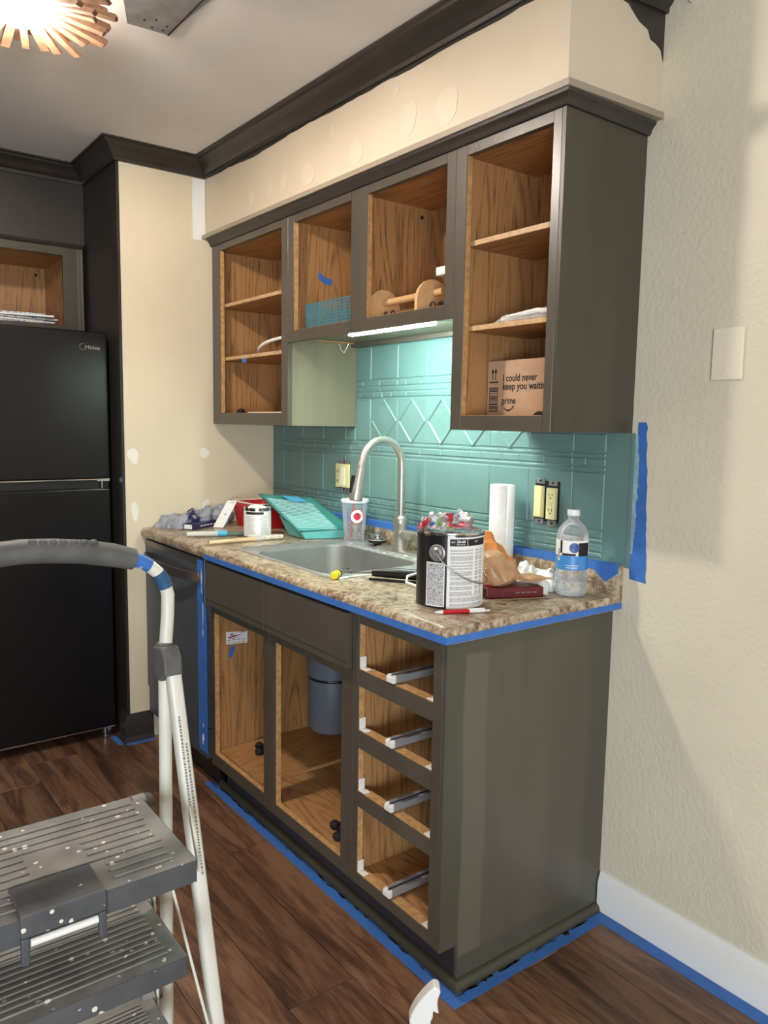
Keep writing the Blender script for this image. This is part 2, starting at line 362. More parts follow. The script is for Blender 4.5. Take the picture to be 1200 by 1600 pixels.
def newsprint():
    mt, nt, p = mk('printed_paper'); p.inputs['Roughness'].default_value = .7
    n = node(nt, 'ShaderNodeTexNoise', Scale=60.0, Detail=2.0); nt.links.new(coords(nt, (.3,2,1)), n.inputs['Vector'])
    nt.links.new(ramp(nt, n.outputs[0], [(.42, lin(150,150,155)), (.5, lin(214,212,210))]), p.inputs['Base Color']); return mt
M['news'] = newsprint()

# ================================================================== ROOM SHELL
R0, R1, F0 = -1.05, 5.5, -4.3   # x extent, front y
CH = 2.44
fl = struct('floor', B().box(R0, R1, F0, .1, -.03, -.006), M['darkhole'], 'dark brown wood-look plank floor')
random.seed(4)
pw, pl_ = .182, 1.22
protoP = None
row = 0; y = -.002
while y > F0+.05:
    x = R0+.02-[.0, .55, .93, .3, .74, .15][row % 6]*pl_
    while x < R1:
        a, b_ = max(x, R0+.001), min(x+pl_, R1-.001)
        if b_-a > .05:
            full = abs((b_-a)-pl_) < 1e-6
            if full and protoP is not None:
                c = protoP.copy(); COL.objects.link(c); c.location = ((a+b_)/2, y-pw/2, 0); c.parent = fl
            else:
                h, g = (b_-a)/2, .0007
                o = B().add([(-h+g,-pw/2+g,-.006),(h-g,-pw/2+g,-.006),(h-g,pw/2-g,-.006),(-h+g,pw/2-g,-.006),
                             (-h+g,-pw/2+g,-.0008),(h-g,-pw/2+g,-.0008),(h-g,pw/2-g,-.0008),(-h+g,pw/2-g,-.0008),
                             (-h+g+.001,-pw/2+g+.001,0),(h-g-.001,-pw/2+g+.001,0),(h-g-.001,pw/2-g-.001,0),(-h+g+.001,pw/2-g-.001,0)],
                            [(8,9,10,11)]+[(i,(i+1)%4,4+(i+1)%4,4+i) for i in range(4)]+[(4+i,4+(i+1)%4,8+(i+1)%4,8+i) for i in range(4)]).build('plank', M['plank'], fl)
                o.location = ((a+b_)/2, y-pw/2, 0)
                if full: protoP = o
        x += pl_
    y -= pw; row += 1

struct('ceiling', B().box(R0, R1, F0, .1, CH, CH+.05), M['ceiling'])
wb = struct('wall_back', B().box(R0, R1, 0, .1, 0, CH), M['wall_tex'])
# stub wall between counter run and fridge alcove
AL = -.4327
WY = -.692
wl = struct('wall_left', B().box(-.013, 0, WY+.001, -.0005, 0, CH), M['wall'])
struct('wall_alcove_side', B().box(-.95, 0, WY-.011, WY, 0, CH).box(-.95,-.0135,WY+.001,WY+.1,0,CH), M['darkwall'])
struct('wall_alcove_back', B().box(-1.04, -.95, -1.75, WY-.012, 0, CH), M['darkwall'])
struct('wall_alcove_far_side', B().box(-1.04, 0, -1.85, -1.751, 0, CH), M['darkwall'])
struct('wall_left_far', B().box(-.1, 0, F0, -1.852, 0, CH), M['wall'])
struct('wall_alcove_soffit', B().box(-.949, AL, -1.75, WY-.012, 2.118, CH-.001), M['darkwall'])
# closing walls behind the camera; the one on the right has a window
struct('wall_front', B().box(R0, R1, F0-.1, F0, 0, CH), M['darkwall'])
struct('wall_right', B().box(R1, R1+.1, F0, 0, 0, .30).box(R1, R1+.1, F0, 0, 1.60, CH).box(R1, R1+.1, F0, -4.15, .30, 1.60).box(R1, R1+.1, -2.35, 0, .30, 1.60), M['wall'])
# soffit over the wall cabinets (its right end runs very slightly out of square)
sf = B(); pr = [(.0005,-.330),(1.934,-.31),(1.966,-.0005),(.0005,-.0005)]
sf.prism(pr, 2.14, CH-.001)
so = struct('wall_soffit', sf, M['soffit'])

def blob(cx, cz, rx, rz, seed, n=22, amp=.18):
    random.seed(seed); out = []
    ph = [random.uniform(0, 6.28) for _ in range(4)]
    for k in range(n):
        a = 2*PI*k/n; r = 1+amp*(math.sin(2*a+ph[0])+.7*math.sin(3*a+ph[1])+.5*math.sin(5*a+ph[2]))*.6
        out.append((cx+rx*r*math.cos(a), cz+rz*r*math.sin(a)))
    return out
for i, (py, pz, ry, rz) in enumerate([(-.657,1.215,.022,.034), (-.342,1.223,.02,.024), (-.654,.985,.016,.038), (-.338,1.0,.016,.02)]):
    B().prism(blob(py, pz, ry, rz, 40+i), -.0002, .0009, 'x').build('spackle_and_glow_patch', M['spackle'], wl)
# glowing light blotches on the soffit, painted as faint pale patches
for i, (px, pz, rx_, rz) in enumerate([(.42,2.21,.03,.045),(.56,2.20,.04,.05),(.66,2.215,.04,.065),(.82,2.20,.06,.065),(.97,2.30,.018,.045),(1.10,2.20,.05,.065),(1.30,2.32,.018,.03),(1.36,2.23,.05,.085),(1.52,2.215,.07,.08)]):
    B().prism(blob(px, pz, rx_*.7, rz*.55, 60+i, amp=.12), -.3106-.0103*(1-px/1.934)*2+.0001, -.3098-.0103*(1-px/1.934)*2, 'y').build('spackle_and_glow_patch', M['soffit_glow'], so)

# crown mouldings
CR, CD = .07, .07
prof = [(0,CH-CD),(.010,CH-CD),(.012,CH-CD+.012),(.020,CH-CD+.018),(.028,CH-CD+.032),(.045,CH-.022),(.056,CH-.016),(.060,CH-.009),(CR,CH-.007),(CR,CH-.0005),(0,CH-.0005)]
t1 = struct('trim_1', B().sweep([(AL,-1.75),(AL,WY-.011),(0,WY-.011),(0,-.330),(1.934,-.31),(1.966,0)], prof, 1), M['dark'], 'dark brown painted crown moulding round the ceiling', smooth=True, angle=30)
t2 = struct('trim_2', B().sweep([(1.966+.071,0),(R1,0)], prof, 1), M['white'], 'white crown moulding on the wall right of the soffit', smooth=True, angle=30)
# ragged brush-over of the dark paint below the crown
def ragged(x0, x1, z1, amp, seed, y, n=60, extra=()):
    random.seed(seed); top = []; v = 0
    bb = B()
    xs = [x0+(x1-x0)*i/n for i in range(n+1)]
    zs = []
    for x in xs:
        v = .6*v+.4*random.uniform(0, 1); zs.append(z1-amp*v - sum(d*max(0, 1-abs(x-c)/w_) for c, w_, d in extra))
    vs = []
    for x, z in zip(xs, zs):
        y = -.3112-.02*(1-x/1.934)
        vs += [(x, y, z), (x, y, z1+.003), (x, y+.0008, z), (x, y+.0008, z1+.003)]
    fs = []
    for i in range(n):
        a = i*4; c = a+4
        fs += [(a, c, c+1, a+1), (a, a+2, c+2, c)]
    return bb.add(vs, fs)
ragged(.03, 1.934, CH-CD, .012, 3, -.3112, extra=[(.45,.25,.010),(1.38,.2,.006)]).build('paint_overrun', M['dark'], t1, fix=False)
bb = B(); random.seed(9); yy = [-.31, -.28, -.24, -.20, -.16, -.13, -.105, -.09, -.075, -.06, -.05, -.03, -.012, -.002]; zz = [2.366,2.368,2.364,2.366,2.365,2.36,2.34,2.33,2.325,2.32,2.30,2.295,2.285,2.26]
vs = []; 
for a, z in zip(yy, zz):
    xx = 1.966+(a)*(.032/.31)+.0012; vs += [(xx, a, z), (xx, a, 2.372)]
bb.add(vs, [(2*i, 2*i+2, 2*i+3, 2*i+1) for i in range(len(yy)-1)]); bb.build('paint_overrun', M['dark'], t1, solid=.0006, fix=False)
# white strips at the inside corner of soffit and left wall
struct('trim_3', B().box(0, .004, -.386, -.3315, 2.118, 2.366), M['white'], 'white corner strip between left wall and soffit')
# baseboards
bprof = [(0,0),(.014,0),(.014,.082),(.011,.090),(.010,.097),(.006,.105),(.004,.112),(0,.113)]
struct('baseboard_right', B().sweep([(1.906,0),(R1,0)], bprof, 1), M['white'], smooth=True, angle=25)
bp2 = [(0,0),(.020,0),(.018,.012),(.013,.022),(.012,.095),(.008,.104),(.006,.118),(0,.119)]
struct('baseboard_left', B().sweep([(-.06,WY-.0115),(.0,WY-.0115),(.0,-.595)], bp2, 1), M['dark'], smooth=True, angle=25)
struct('baseboard_front', B().sweep([(R0,F0),(R1,F0)], bprof, -1), M['white'])

# window in the right-hand wall, out of view, source of the daylight
win = struct('window_1', B().box(R1+.02, R1+.08, -4.15, -4.1, .30, 1.60).box(R1+.02, R1+.08, -2.4, -2.35, .30, 1.60).box(R1+.02, R1+.08, -4.1, -2.4, .30, .35).box(R1+.02, R1+.08, -4.1, -2.4, 1.55, 1.60).box(R1+.03,R1+.07,-3.27,-3.23,.35,1.55), M['white'])

# ================================================================== CEILING FIXTURE
gx, gy, gz = GLOBE
t = thing('ceiling_light', 'ceiling lamp with glowing globe ringed by rough wooden slats', 'lamp', (gx, gy, CH))
B().lathe([(0,CH-.0005),(.10,CH-.0005),(.105,CH-.006),(.105,CH-.020),(.05,CH-.026),(.02,CH-.045),(.02,gz+.045),(0,gz+.045)], (gx,gy,0)).build('canopy', M['slat'], t, smooth=True)
B().lathe([(.0005+.055*math.sin(PI*k/14), gz-.055*math.cos(PI*k/14)) for k in range(15)], (gx,gy,0)).build('globe', M['globe'], t, smooth=True)
random.seed(11)
for tier, (zz0, r0, r1, nn, dip) in enumerate([(2.352,.062,.195,24,.22),(2.372,.06,.21,18,.15),(2.394,.06,.225,11,.06)]):
    for k in range(nn):
        a = 2*PI*(k+.42*tier)/nn+random.uniform(-.05,.05); ro = r1+random.uniform(-.02,.016); h = random.uniform(.010,.016); th = random.uniform(.008,.012)
        Mx = Matrix.Translation((gx,gy,zz0)) @ Matrix.Rotation(a,4,'Z') @ Matrix.Rotation(dip+random.uniform(-.04,.04),4,'Y')
        b = B(); c = .006
        pr = [(r0,-h/2),(ro-c,-h/2),(ro,-h/2+c),(ro-random.uniform(0,.006),h/2),(r0,h/2)]
        vs = [Mx @ Vector((p[0], s_*th, p[1])) for s_ in (-1,1) for p in pr]
        b.add(vs, [(0,1,2,3,4),(9,8,7,6,5)]+[(i,(i+1)%5,5+(i+1)%5,5+i) for i in range(5)])
        b.build('slat', M['slat'], t)

t = thing('ceiling_patch_plate', 'grey sheet metal plate screwed over a hole in the ceiling beside the lamp', 'metal plate', (1.15,-1.0,CH))
b = B().add([(.945,-.995+.02,2.4385),(.955,-.866,2.4375),(1.45,-.83,2.436),(1.45,-1.19,2.4385),(.945,-.975,2.4396),(.955,-.866,2.4396),(1.45,-.83,2.4396),(1.45,-1.19,2.4396)], [(0,1,2,3),(4,7,6,5),(0,4,5,1),(1,5,6,2),(2,6,7,3),(3,7,4,0)])
b.build('plate', M['galv'], t)
B().box(.955,1.45,-.8655,-.8625,2.4345,2.4397, M=None).build('edge_gap', M['black_matt'], t)
for px, py_ in ((.995,-.945),(1.015,-.92),(.97,-.915),(.972,-.885),(1.0,-.885)):
    B().lathe([(0,0),(.0035,0),(.0035,.002),(0,.002)], (px,py_,2.4362), n=8).build('screw', M['black'], t)

# ================================================================== WALL CABINETS
UF, UB, UT = -.31, 1.35, 2.094    # face plane, bottom, top
FT = .019
def cabinet_frame(t, x0, x1, z0, z1, openings, yf, mat, ft=FT):
    """face frame as rails and stiles around rectangular openings on plane yf; each member one part"""
    xs = sorted(set([x0, x1]+[a for o in openings for a in o[:2]])); 
    # stiles: vertical strips between openings columns
    cols = sorted(set((o[0], o[1]) for o in openings)); prev = x0
    for a, b_ in cols+[(x1, x1)]:
        if a-prev > .002: B().cbox(prev, a, yf, yf+ft, z0, z1, .001, 'z').build('stile', mat, t)
        prev = b_
    for a, b_ in cols:
        os_ = sorted([(o[2], o[3]) for o in openings if (o[0], o[1]) == (a, b_)]); pz = z0
        for c, d in os_+[(z1, z1)]:
            if c-pz > .002: B().cbox(a, b_, yf, yf+ft, pz, c, .001, 'x').build('rail', mat, t)
            pz = d
def raw_edges(t, o, yf):
    """unpainted inner edges of the frame"""
    a, b_, c, d = o
    B().box(a, a+.0008, yf+.002, yf+FT, c, d).box(b_-.0008, b_, yf+.002, yf+FT, c, d).box(a, b_, yf+.002, yf+FT, c, c+.0008).build('frame_edge', M['edge'], t)
yb = -.004
pt = .012
# left tall
t = thing('wall_cabinet', 'leftmost tall open wall cabinet with two shelves beside the cream wall', 'cabinet', (.34, -.155, UB), 'doorless wall cabinets')
X0, X1 = .022, .664
cabinet_frame(t, X0, X1, UB, UT, [(.098,.617,1.397,2.067)], UF, M['cab']); raw_edges(t, (.098,.617,1.397,2.067), UF)
B().box(X0, X0+pt, UF+FT, yb, UB, UT).build('side_panel', M['oak'], t)
B().box(X1-pt, X1-.004, UF+FT, yb, UB, UT).build('side_panel', M['oak'], t)
tag(B().box(X1-.004, X1, UF+FT, yb, UB, UT).build('side_skin', M['bare'], t), 'sanded grey-green outer side', None)
B().box(X0+pt, X1-pt, yb-.005, yb, UB, UT).build('back_panel', M['oak'], t)
B().box(X0+pt, X1-pt, UF+FT, yb-.005, 2.075, 2.087).build('top_panel', M['oakx'], t)
B().box(X0+pt, X1-pt, UF+FT, yb-.005, 1.385, 1.397).build('bottom_panel', M['oakx'], t)
for z in (1.853, 1.632): B().box(X0+pt+.001, X1-pt-.001, -.2862, -.2851, z-.0135, z-.0005).build('edge_band', M['edge_light'], B().cbox(X0+pt+.001, X1-pt-.001, -.285, yb-.006, z-.014, z, .002, 'x').build('shelf', M['oakx'], t))
# middle
t = thing('wall_cabinet', 'short open double wall cabinet above the sink holding a wire basket', 'cabinet', (1.11, -.155, 1.652), 'doorless wall cabinets')
X0, X1, MB = .6645, 1.5605, 1.652
ops = [(.706,1.066,1.692,2.067),(1.154,1.524,1.692,2.067)]
cabinet_frame(t, X0, X1, MB, UT, ops, UF, M['cab'])
for o in ops: raw_edges(t, o, UF)
B().box(X0, X0+pt+.01, UF+FT, yb, MB+.012, UT).build('side_panel', M['oak'], t)
B().box(X1-pt-.01, X1, UF+FT, yb, MB+.012, UT).build('side_panel', M['oak'], t)
B().box(1.098, 1.112, UF+FT, yb-.005, 1.69, 2.075).build('divider', M['oak'], t)
B().box(X0+pt, X1-pt, yb-.005, yb, MB+.012, UT).build('back_panel', M['oak'], t)
B().box(X0+pt, X1-pt, UF+FT, yb-.005, 2.075, 2.087).build('top_panel', M['oakx'], t)
B().box(X0+pt+.01, X1-pt-.01, UF+FT, yb-.005, 1.68, 1.692, 0).build('bottom_panel', M['oakx'], t)
tag(B().box(X0, X1, UF+FT, yb, 1.668, 1.6795).build('underside', M['bare'], t), 'bare tan underside', None)
B().box(X0, X1, -.03, yb, 1.652, 1.6675).build('nailer', M['cab'], t)
for x, z in ((.942,2.045),): B().lathe([(0,0),(.006,0),(.006,.002),(0,.002)], (0,0,0), n=10, M=Matrix.Translation((1.115,-.06,z)) @ Matrix.Rotation(PI/2,4,'Y')).build('shelf_hole', M['black'], t)
# right tall
t = thing('wall_cabinet', 'rightmost tall open wall cabinet with a cardboard box on its floor', 'cabinet', (1.75, -.155, UB), 'doorless wall cabinets')
X0, X1 = 1.561, 1.934
o4 = (1.603,1.896,1.389,2.067)
cabinet_frame(t, X0, X1-.012, UB, UT, [o4], UF, M['cab']); raw_edges(t, o4, UF)
B().box(X0, X0+pt+.012, UF+FT, yb, UB, UT).build('side_panel', M['oak'], t)
B().box(X1-.020, X1-.0125, UF+FT, yb, UB, UT).build('side_panel', M['oak'], t)
B().box(X1-.012, X1, UF, yb+.003, UB, UT).build('end_panel', M['cab_olive'], t, bevel=.001)
B().box(X0+pt, X1-.02, yb-.02, yb-.014, UB, UT).build('back_panel', M['oak'], t)
B().box(X0+pt, X1-.02, UF+FT, yb-.02, 2.071, 2.087).build('top_panel', M['oakx'], t)
B().box(X0+pt, X1-.02, UF+FT, yb-.02, 1.377, 1.389).build('bottom_panel', M['oakx'], t)
B().box(X0, X1-.012, UF+FT, yb, 1.3505, 1.356).build('underside', M['cab'], t)
for z in (1.853, 1.630): B().box(X0+pt+.0125, X1-.021, -.2862, -.2851, z-.0135, z-.0005).build('edge_band', M['edge_light'], B().cbox(X0+pt+.0125, X1-.021, -.285, yb-.021, z-.014, z, .002, 'x').build('shelf', M['oakx'], t))
# cabinet crown and ledge
cp = [(-.001,2.094),(.006,2.094),(.010,2.099),(.012,2.106),(.018,2.113),(.022,2.116),(.024,2.123),(-.001,2.123)]
smesh('cabinet_crown', B().sweep([(.0225,UF),(1.934,UF),(1.934,-.0005)], cp, 1), M['dark'], 'dark moulding strip running along the top of the wall cabinets', 'moulding', smooth=True, angle=25)
smesh('soffit_ledge', B().sweep([(.0008,UF-.010),(1.934,UF),(1.95,-.0005)], [(-.005,2.1235),(.028,2.1235),(.028,2.1395),(-.005,2.1395)], 1), M['ledge'], 'thin cream ledge strip between soffit and dark cabinet moulding', 'moulding', bevel=.001)

# under-cabinet LED
t = thing('led_light_bar', 'glowing white light bar under the short wall cabinet', 'lamp', (1.23,-.28,1.66))
B().cbox(1.015,1.445,-.288,-.262,1.657,1.6675,.003,'x').build('housing', M['white'], t)
B().cbox(1.02,1.44,-.286,-.264,1.649,1.657,.003,'x').build('diffuser', M['led'], t)
smesh('loose_wire', B().tube([(.67,-.09,1.666),(.675,-.085,1.64),(.69,-.08,1.628),(.70,-.075,1.645),(.705,-.07,1.662)], .0018, 6), M['offwhite'], 'short pale wire looping down under the short wall cabinet', 'wire')

# ================================================================== BACKSPLASH
t = thing('backsplash', 'teal painted embossed tile-pattern backsplash behind the sink', 'backsplash', (.97,0,1.0))
B().box(.0008, 1.945, -.0035, -.0002, .99, 1.349).box(.665, 1.5605, -.0035, -.0002, 1.349, 1.667).build('sheet', M['teal'], t)
edges = [.006,.102,.269,.434,.600,.766,.932,1.097,1.253,1.414,1.581,1.747,1.857]
def trow(z0, z1, xs, xa=-1, xb=9, d=.003):
    for a, b_ in zip(xs, xs[1:]):
        if b_ <= xa or a >= xb: continue
        a2, b2 = max(a, xa), min(b_, xb)
        if b2-a2 < .012: continue
        B().tile(a2+.0011, b2-.0011, z0+.0008, z1-.0008, -.0034, d).build('tile', M['teal'], t)
def rnd(seed, lo=.045, hi=.15, a=.006, b=1.857):
    random.seed(seed); xs = [a]
    while xs[-1] < b-lo: xs.append(min(b, xs[-1]+random.uniform(lo, hi)))
    xs[-1] = b; return xs
trow(1.080, 1.240, edges); trow(1.3475-.052, 1.3465, [edges[0],edges[1],edges[2],edges[3],edges[4],.665])
trow(1.057, 1.078, rnd(1)); trow(1.043, 1.055, rnd(2,.08,.2), d=.002); trow(1.019, 1.041, rnd(3)); trow(1.003, 1.017, rnd(31,.1,.3), d=.002)
trow(1.243, 1.255, rnd(4,.08,.2), d=.002); trow(1.257, 1.279, rnd(5)); trow(1.281, 1.293, rnd(6,.08,.2), d=.002)
trow(1.296, 1.346, [1.581,1.747,1.857]); trow(1.296, 1.346, [1.414,1.581])
trow(1.296, 1.458, [.668,.766]); 
trow(1.460, 1.480, rnd(7), .668, 1.558); trow(1.482, 1.500, rnd(8,.1,.25), .668, 1.558, d=.002); trow(1.502, 1.524, rnd(9), .668, 1.558)
trow(1.527, 1.650, edges, .668, 1.558)
for a, b_ in zip(edges[5:10], edges[6:11]):
    top = 1.458 if b_ < 1.5 else 1.346
    if a > 1.5: break
    B().tile(a+.0011, b_-.0011, 1.2968, 1.4572 if b_ < 1.56 else 1.346, -.0034, .0022).build('tile', M['teal'], t)
    cx, cz, hx, hz = (a+b_)/2, 1.3735, (b_-a)/2-.008, .0765
    b = B(); 
    for (s1, s2) in ((-1,1),(1,1),(1,-1),(-1,-1)):
        p0 = Vector((cx+s1*hx, 0, cz)); p1 = Vector((cx, 0, cz+s2*hz)); d = (p1-p0).normalized(); n_ = Vector((-d.z,0,d.x))*.0055
        q = [p0+n_, p1+n_, p1-n_, p0-n_]; r_ = [p0+n_*.3, p1+n_*.3, p1-n_*.3, p0-n_*.3]
        b.add([(v.x,-.0056,v.z) for v in q]+[(v.x,-.0098,v.z) for v in r_], [(4,5,6,7),(0,1,5,4),(1,2,6,5),(2,3,7,6),(3,0,4,7)])
    b.build('diamond_frame', M['teal'], t)
B().box(1.936, 1.945, -.006, -.0034, .992, 1.3495).build('edge_bead', M['teal'], t)

# ================================================================== COUNTERTOP + SINK
CT, CB, CF, CX1 = .914, .876, -.632, 1.928
sx0, sx1, sy0, sy1 = .795, 1.285, -.525, -.165     # bowl hole
t = thing('countertop', 'speckled brown laminate countertop with rolled front edge and low upstand', 'countertop', (.96,-.3,CB))
def nose(y0):
    p = [(0,CT),(0,CB),(y0+.006,CB)]
    for k in range(0, 7):
        a = -PI/2-k*PI/2/6*2; p.append((y0+.012+.012*math.cos(a+0) if k<3 else y0+.017+.017*math.cos(a), CB+.012+.012*math.sin(a) if k<3 else CT-.017+.017*math.sin(a)))
    return p
b = B()
yf0 = sy0-.0001
fr = [(yf0,CT),(yf0,CB),(CF+.012,CB),(CF+.004,CB+.003),(CF,CB+.010),(CF,CT-.016),(CF+.004,CT-.007),(CF+.010,CT-.002),(CF+.018,CT)]
b.prism([(p[0],p[1]) for p in fr], .0008, CX1, 'x')
b.box(.0008, sx0, yf0, -.0225, CB, CT).box(sx1, CX1, yf0, -.0225, CB, CT).box(sx0, sx1, sy1, -.0225, CB, CT)
b.build('slab', M['counter'], t, smooth=True, angle=30)
B().cbox(.0008, CX1, -.0222, -.0008, CB, .996, .004, 'x').build('upstand', M['counter'], t)

def rrect(x0, x1, y0, y1, r, n=6):
    out = []
    for cx, cy, a0 in ((x1-r,y1-r,0),(x0+r,y1-r,PI/2),(x0+r,y0+r,PI),(x1-r,y0+r,3*PI/2)):
        out += [(cx+r*math.cos(a0+PI/2*k/n), cy+r*math.sin(a0+PI/2*k/n)) for k in range(n+1)]
    return out
t = thing('kitchen_sink', 'single-bowl stainless steel drop-in sink with paint smears on its rim', 'sink', (1.02,-.3,CT))
N = 28
def loops(b, L, mi=0, cap=None):
    vs = [v for l in L for v in l]; n = len(L[0]); fs = []
    for i in range(len(L)-1): fs += [(i*n+k, i*n+(k+1)%n, (i+1)*n+(k+1)%n, (i+1)*n+k) for k in range(n)]
    if cap: fs.append(tuple((len(L)-1)*n+k for k in range(n)))
    return b.add(vs, fs, mi)
def L_(x0,x1,y0,y1,r,z): return [(p[0],p[1],z) for p in rrect(x0,x1,y0,y1,r)]
ox0, ox1, oy0, oy1 = .705, 1.345, -.545, -.035
loops(B(), [L_(ox0,ox1,oy0,oy1,.03,CT+.0003), L_(ox0+.002,ox1-.002,oy0+.002,oy1-.002,.03,CT+.004), L_(ox0+.006,ox1-.006,oy0+.006,oy1-.006,.028,CT+.0055), L_(ox0+.012,ox1-.012,oy0+.011,oy1-.012,.026,CT+.003), L_(sx0-.008,sx1+.008,sy0-.006,sy1+.008,.065,CT+.003), L_(sx0+.001,sx1-.001,sy0+.001,sy1-.001,.06,CT+.0015)]).build('rim', M['steel'], t, smooth=True)
loops(B(), [L_(sx0+.001,sx1-.001,sy0+.001,sy1-.001,.06,CT+.0015), L_(sx0+.005,sx1-.005,sy0+.005,sy1-.005,.057,CT-.008), L_(sx0+.012,sx1-.012,sy0+.012,sy1-.012,.055,CT-.13), L_(sx0+.03,sx1-.03,sy0+.03,sy1-.03,.05,CT-.165), L_(sx0+.07,sx1-.07,sy0+.07,sy1-.07,.04,CT-.172), L_(1.0,1.06,-.36,-.32,.019,CT-.176)], cap=True).build('bowl', M['steel_dark'], t, smooth=True, angle=60)
B().lathe([(.045,CT-.1725),(.045,CT-.1685),(.036,CT-.170),(.034,CT-.178),(0,CT-.179)], (1.03,-.34,0)).build('drain', M['chrome'], t, smooth=True)
random.seed(21)
b = B()
for k in range(26):
    x = random.uniform(.74,1.27); yq = random.choice([random.uniform(-.16,-.145), random.uniform(-.16,-.12)])
    b.prism(blob(x, yq, random.uniform(.004,.014), random.uniform(.002,.006), 100+k, 9), CT+.0032, CT+.0040)
b.build('paint_smear', M['white'], t)['kind'] = 'stuff'

# faucet
fx, fy = 1.06, -.082
t = thing('kitchen_faucet', 'brushed nickel gooseneck pull-down faucet behind the sink', 'faucet', (fx,fy,CT+.003))
loops(B(), [L_(fx-.125,fx+.125,fy-.028,fy+.028,.026,CT+.0032), L_(fx-.125,fx+.125,fy-.028,fy+.028,.026,CT+.008), L_(fx-.121,fx+.121,fy-.024,fy+.024,.023,CT+.0105)], cap=True).build('deck_plate', M['nickel'], t, smooth=True, angle=50)
B().lathe([(.028,CT+.010),(.028,CT+.030),(.024,CT+.034),(.024,CT+.095),(.026,CT+.100),(.026,CT+.118),(.020,CT+.128),(.013,CT+.132)], (fx,fy,0)).build('body', M['nickel'], t, smooth=True, angle=50)
zt_ = 1.222; R_ = .085
pts = [(fx,fy,CT+.125),(fx,fy,1.1),(fx,fy,zt_)]
for k in range(1, 13):
    a = PI*k/12*.93; pts.append((fx, fy-R_+R_*math.cos(a), zt_+R_*math.sin(a)*1.03))
e = Vector(pts[-1]); d = (e-Vector(pts[-2])).normalized(); pts.append(tuple(e+d*.02))
B().tube(pts, .0125, 16).build('neck', M['nickel'], t, smooth=True, angle=60)
e = Vector(pts[-1]); dd = Vector((0,-.18,-1)).normalized()
hd = B().tube([e, e+dd*.004], .0145, 18).tube([e+dd*.006, e+dd*.03, e+dd*.075, e+dd*.112, e+dd*.118], [.0145,.0155,.0195,.0235,.0215], 20)
sh = hd.build('spray_head', M['nickel'], t, smooth=True, angle=50)
B().tube([e+dd*.1181, e+dd*.1195], [.018,.018], 18).build('nozzle', M['black'], sh)
B().box(-.006,.006,-.006,.004,-.030,.030, M=Matrix.Translation(e+dd*.062+Vector((-.004,-.0195,0))) @ Matrix.Rotation(-.17,4,'X')).build('button', M['black'], sh, bevel=.002)
hb = B().tube([(fx+.015,fy,CT+.062),(fx+.048,fy,CT+.066)], [.019,.018], 16).tube([(fx+.049,fy,CT+.066),(fx+.070,fy-.004,CT+.073),(fx+.10,fy-.018,CT+.080),(fx+.13,fy-.03,CT+.082)], [.017,.013,.008,.007], 12)
hb.build('lever', M['nickel'], t, smooth=True, angle=50)

t = thing('sink_strainer', 'black and steel sink strainer lying between the cup and the faucet', 'strainer', (.915,-.075,CT+.004))
B().lathe([(0,CT+.004),(.014,CT+.004),(.016,CT+.012),(.032,CT+.016),(.036,CT+.022),(.036,CT+.026)], (.915,-.075,0)).build('rubber_seal', M['black_matt'], t, smooth=True)
B().lathe([(.037,CT+.026),(.038,CT+.029),(.022,CT+.032),(.020,CT+.040),(.022,CT+.047),(.016,CT+.050),(0,CT+.051)], (.915,-.075,0)).build('steel_cap', M['chrome'], t, smooth=True)

# tapes on the countertop
smesh('masking_tape', B().box(.635,CX1+.001,CF-.0006,CF-.0001,CB+.001,CB+.019).box(CX1+.0002,CX1+.0008,CF,-.001,CB+.001,CB+.018), M['tape'], 'blue tape strip along the lower edge of the countertop front', 'tape', 'blue masking tape')
b = B(); xs = [.30+(CX1-.30)*i/40 for i in range(41)]; random.seed(5); vs = []
for x in xs:
    zb = .974+random.uniform(-.002,.002) - (.03 if 1.885 < x < 1.915 else 0); vs += [(x,-.0228,zb),(x,-.0228,.9965),(x,-.0222,.9965),(x,-.006,.9985)]
fs = []
for i in range(40):
    a = i*4; c = a+4; fs += [(a,c,c+1,a+1),(a+1,c+1,c+2,a+2),(a+2,c+2,c+3,a+3)]
smesh('masking_tape', b.add(vs, fs), M['tape'], 'blue tape over the top of the countertop upstand', 'tape', 'blue masking tape', solid=.0005, fix=False)
b = B(); vs = []; random.seed(6)
for i in range(31):
    z = .962+(1.378-.962)*i/30; vs += [(1.9475+random.uniform(-.001,.001)+(.004 if z > 1.3 else 0), -.0012, z), (1.998-.02*(i/30)+random.uniform(-.0025,.0025), -.0012, z-.004*(i==0))]
tp = smesh('masking_tape', b.add(vs, [(2*i,2*i+1,2*i+3,2*i+2) for i in range(30)]), M['tape'], 'vertical blue tape strip on the cream wall at the right end of the backsplash', 'tape', 'blue masking tape', solid=.0006, fix=False)
b = B(); vs = []; random.seed(8); v = 0
for i in range(41):
    z = 1.03+(1.345-1.03)*i/40; v = .5*v+.5*random.uniform(0,1); vs += [(1.9455,-.0018,z),(1.951+.016*v*math.sin(PI*i/40)+.002, -.0018, z)]
b.add(vs, [(2*i,2*i+1,2*i+3,2*i+2) for i in range(40)]); b.build('paint_smear', plain('pale_teal_smear', lin(150,180,188), .5, var=.2, vs=30), tp, solid=.0004, fix=False)

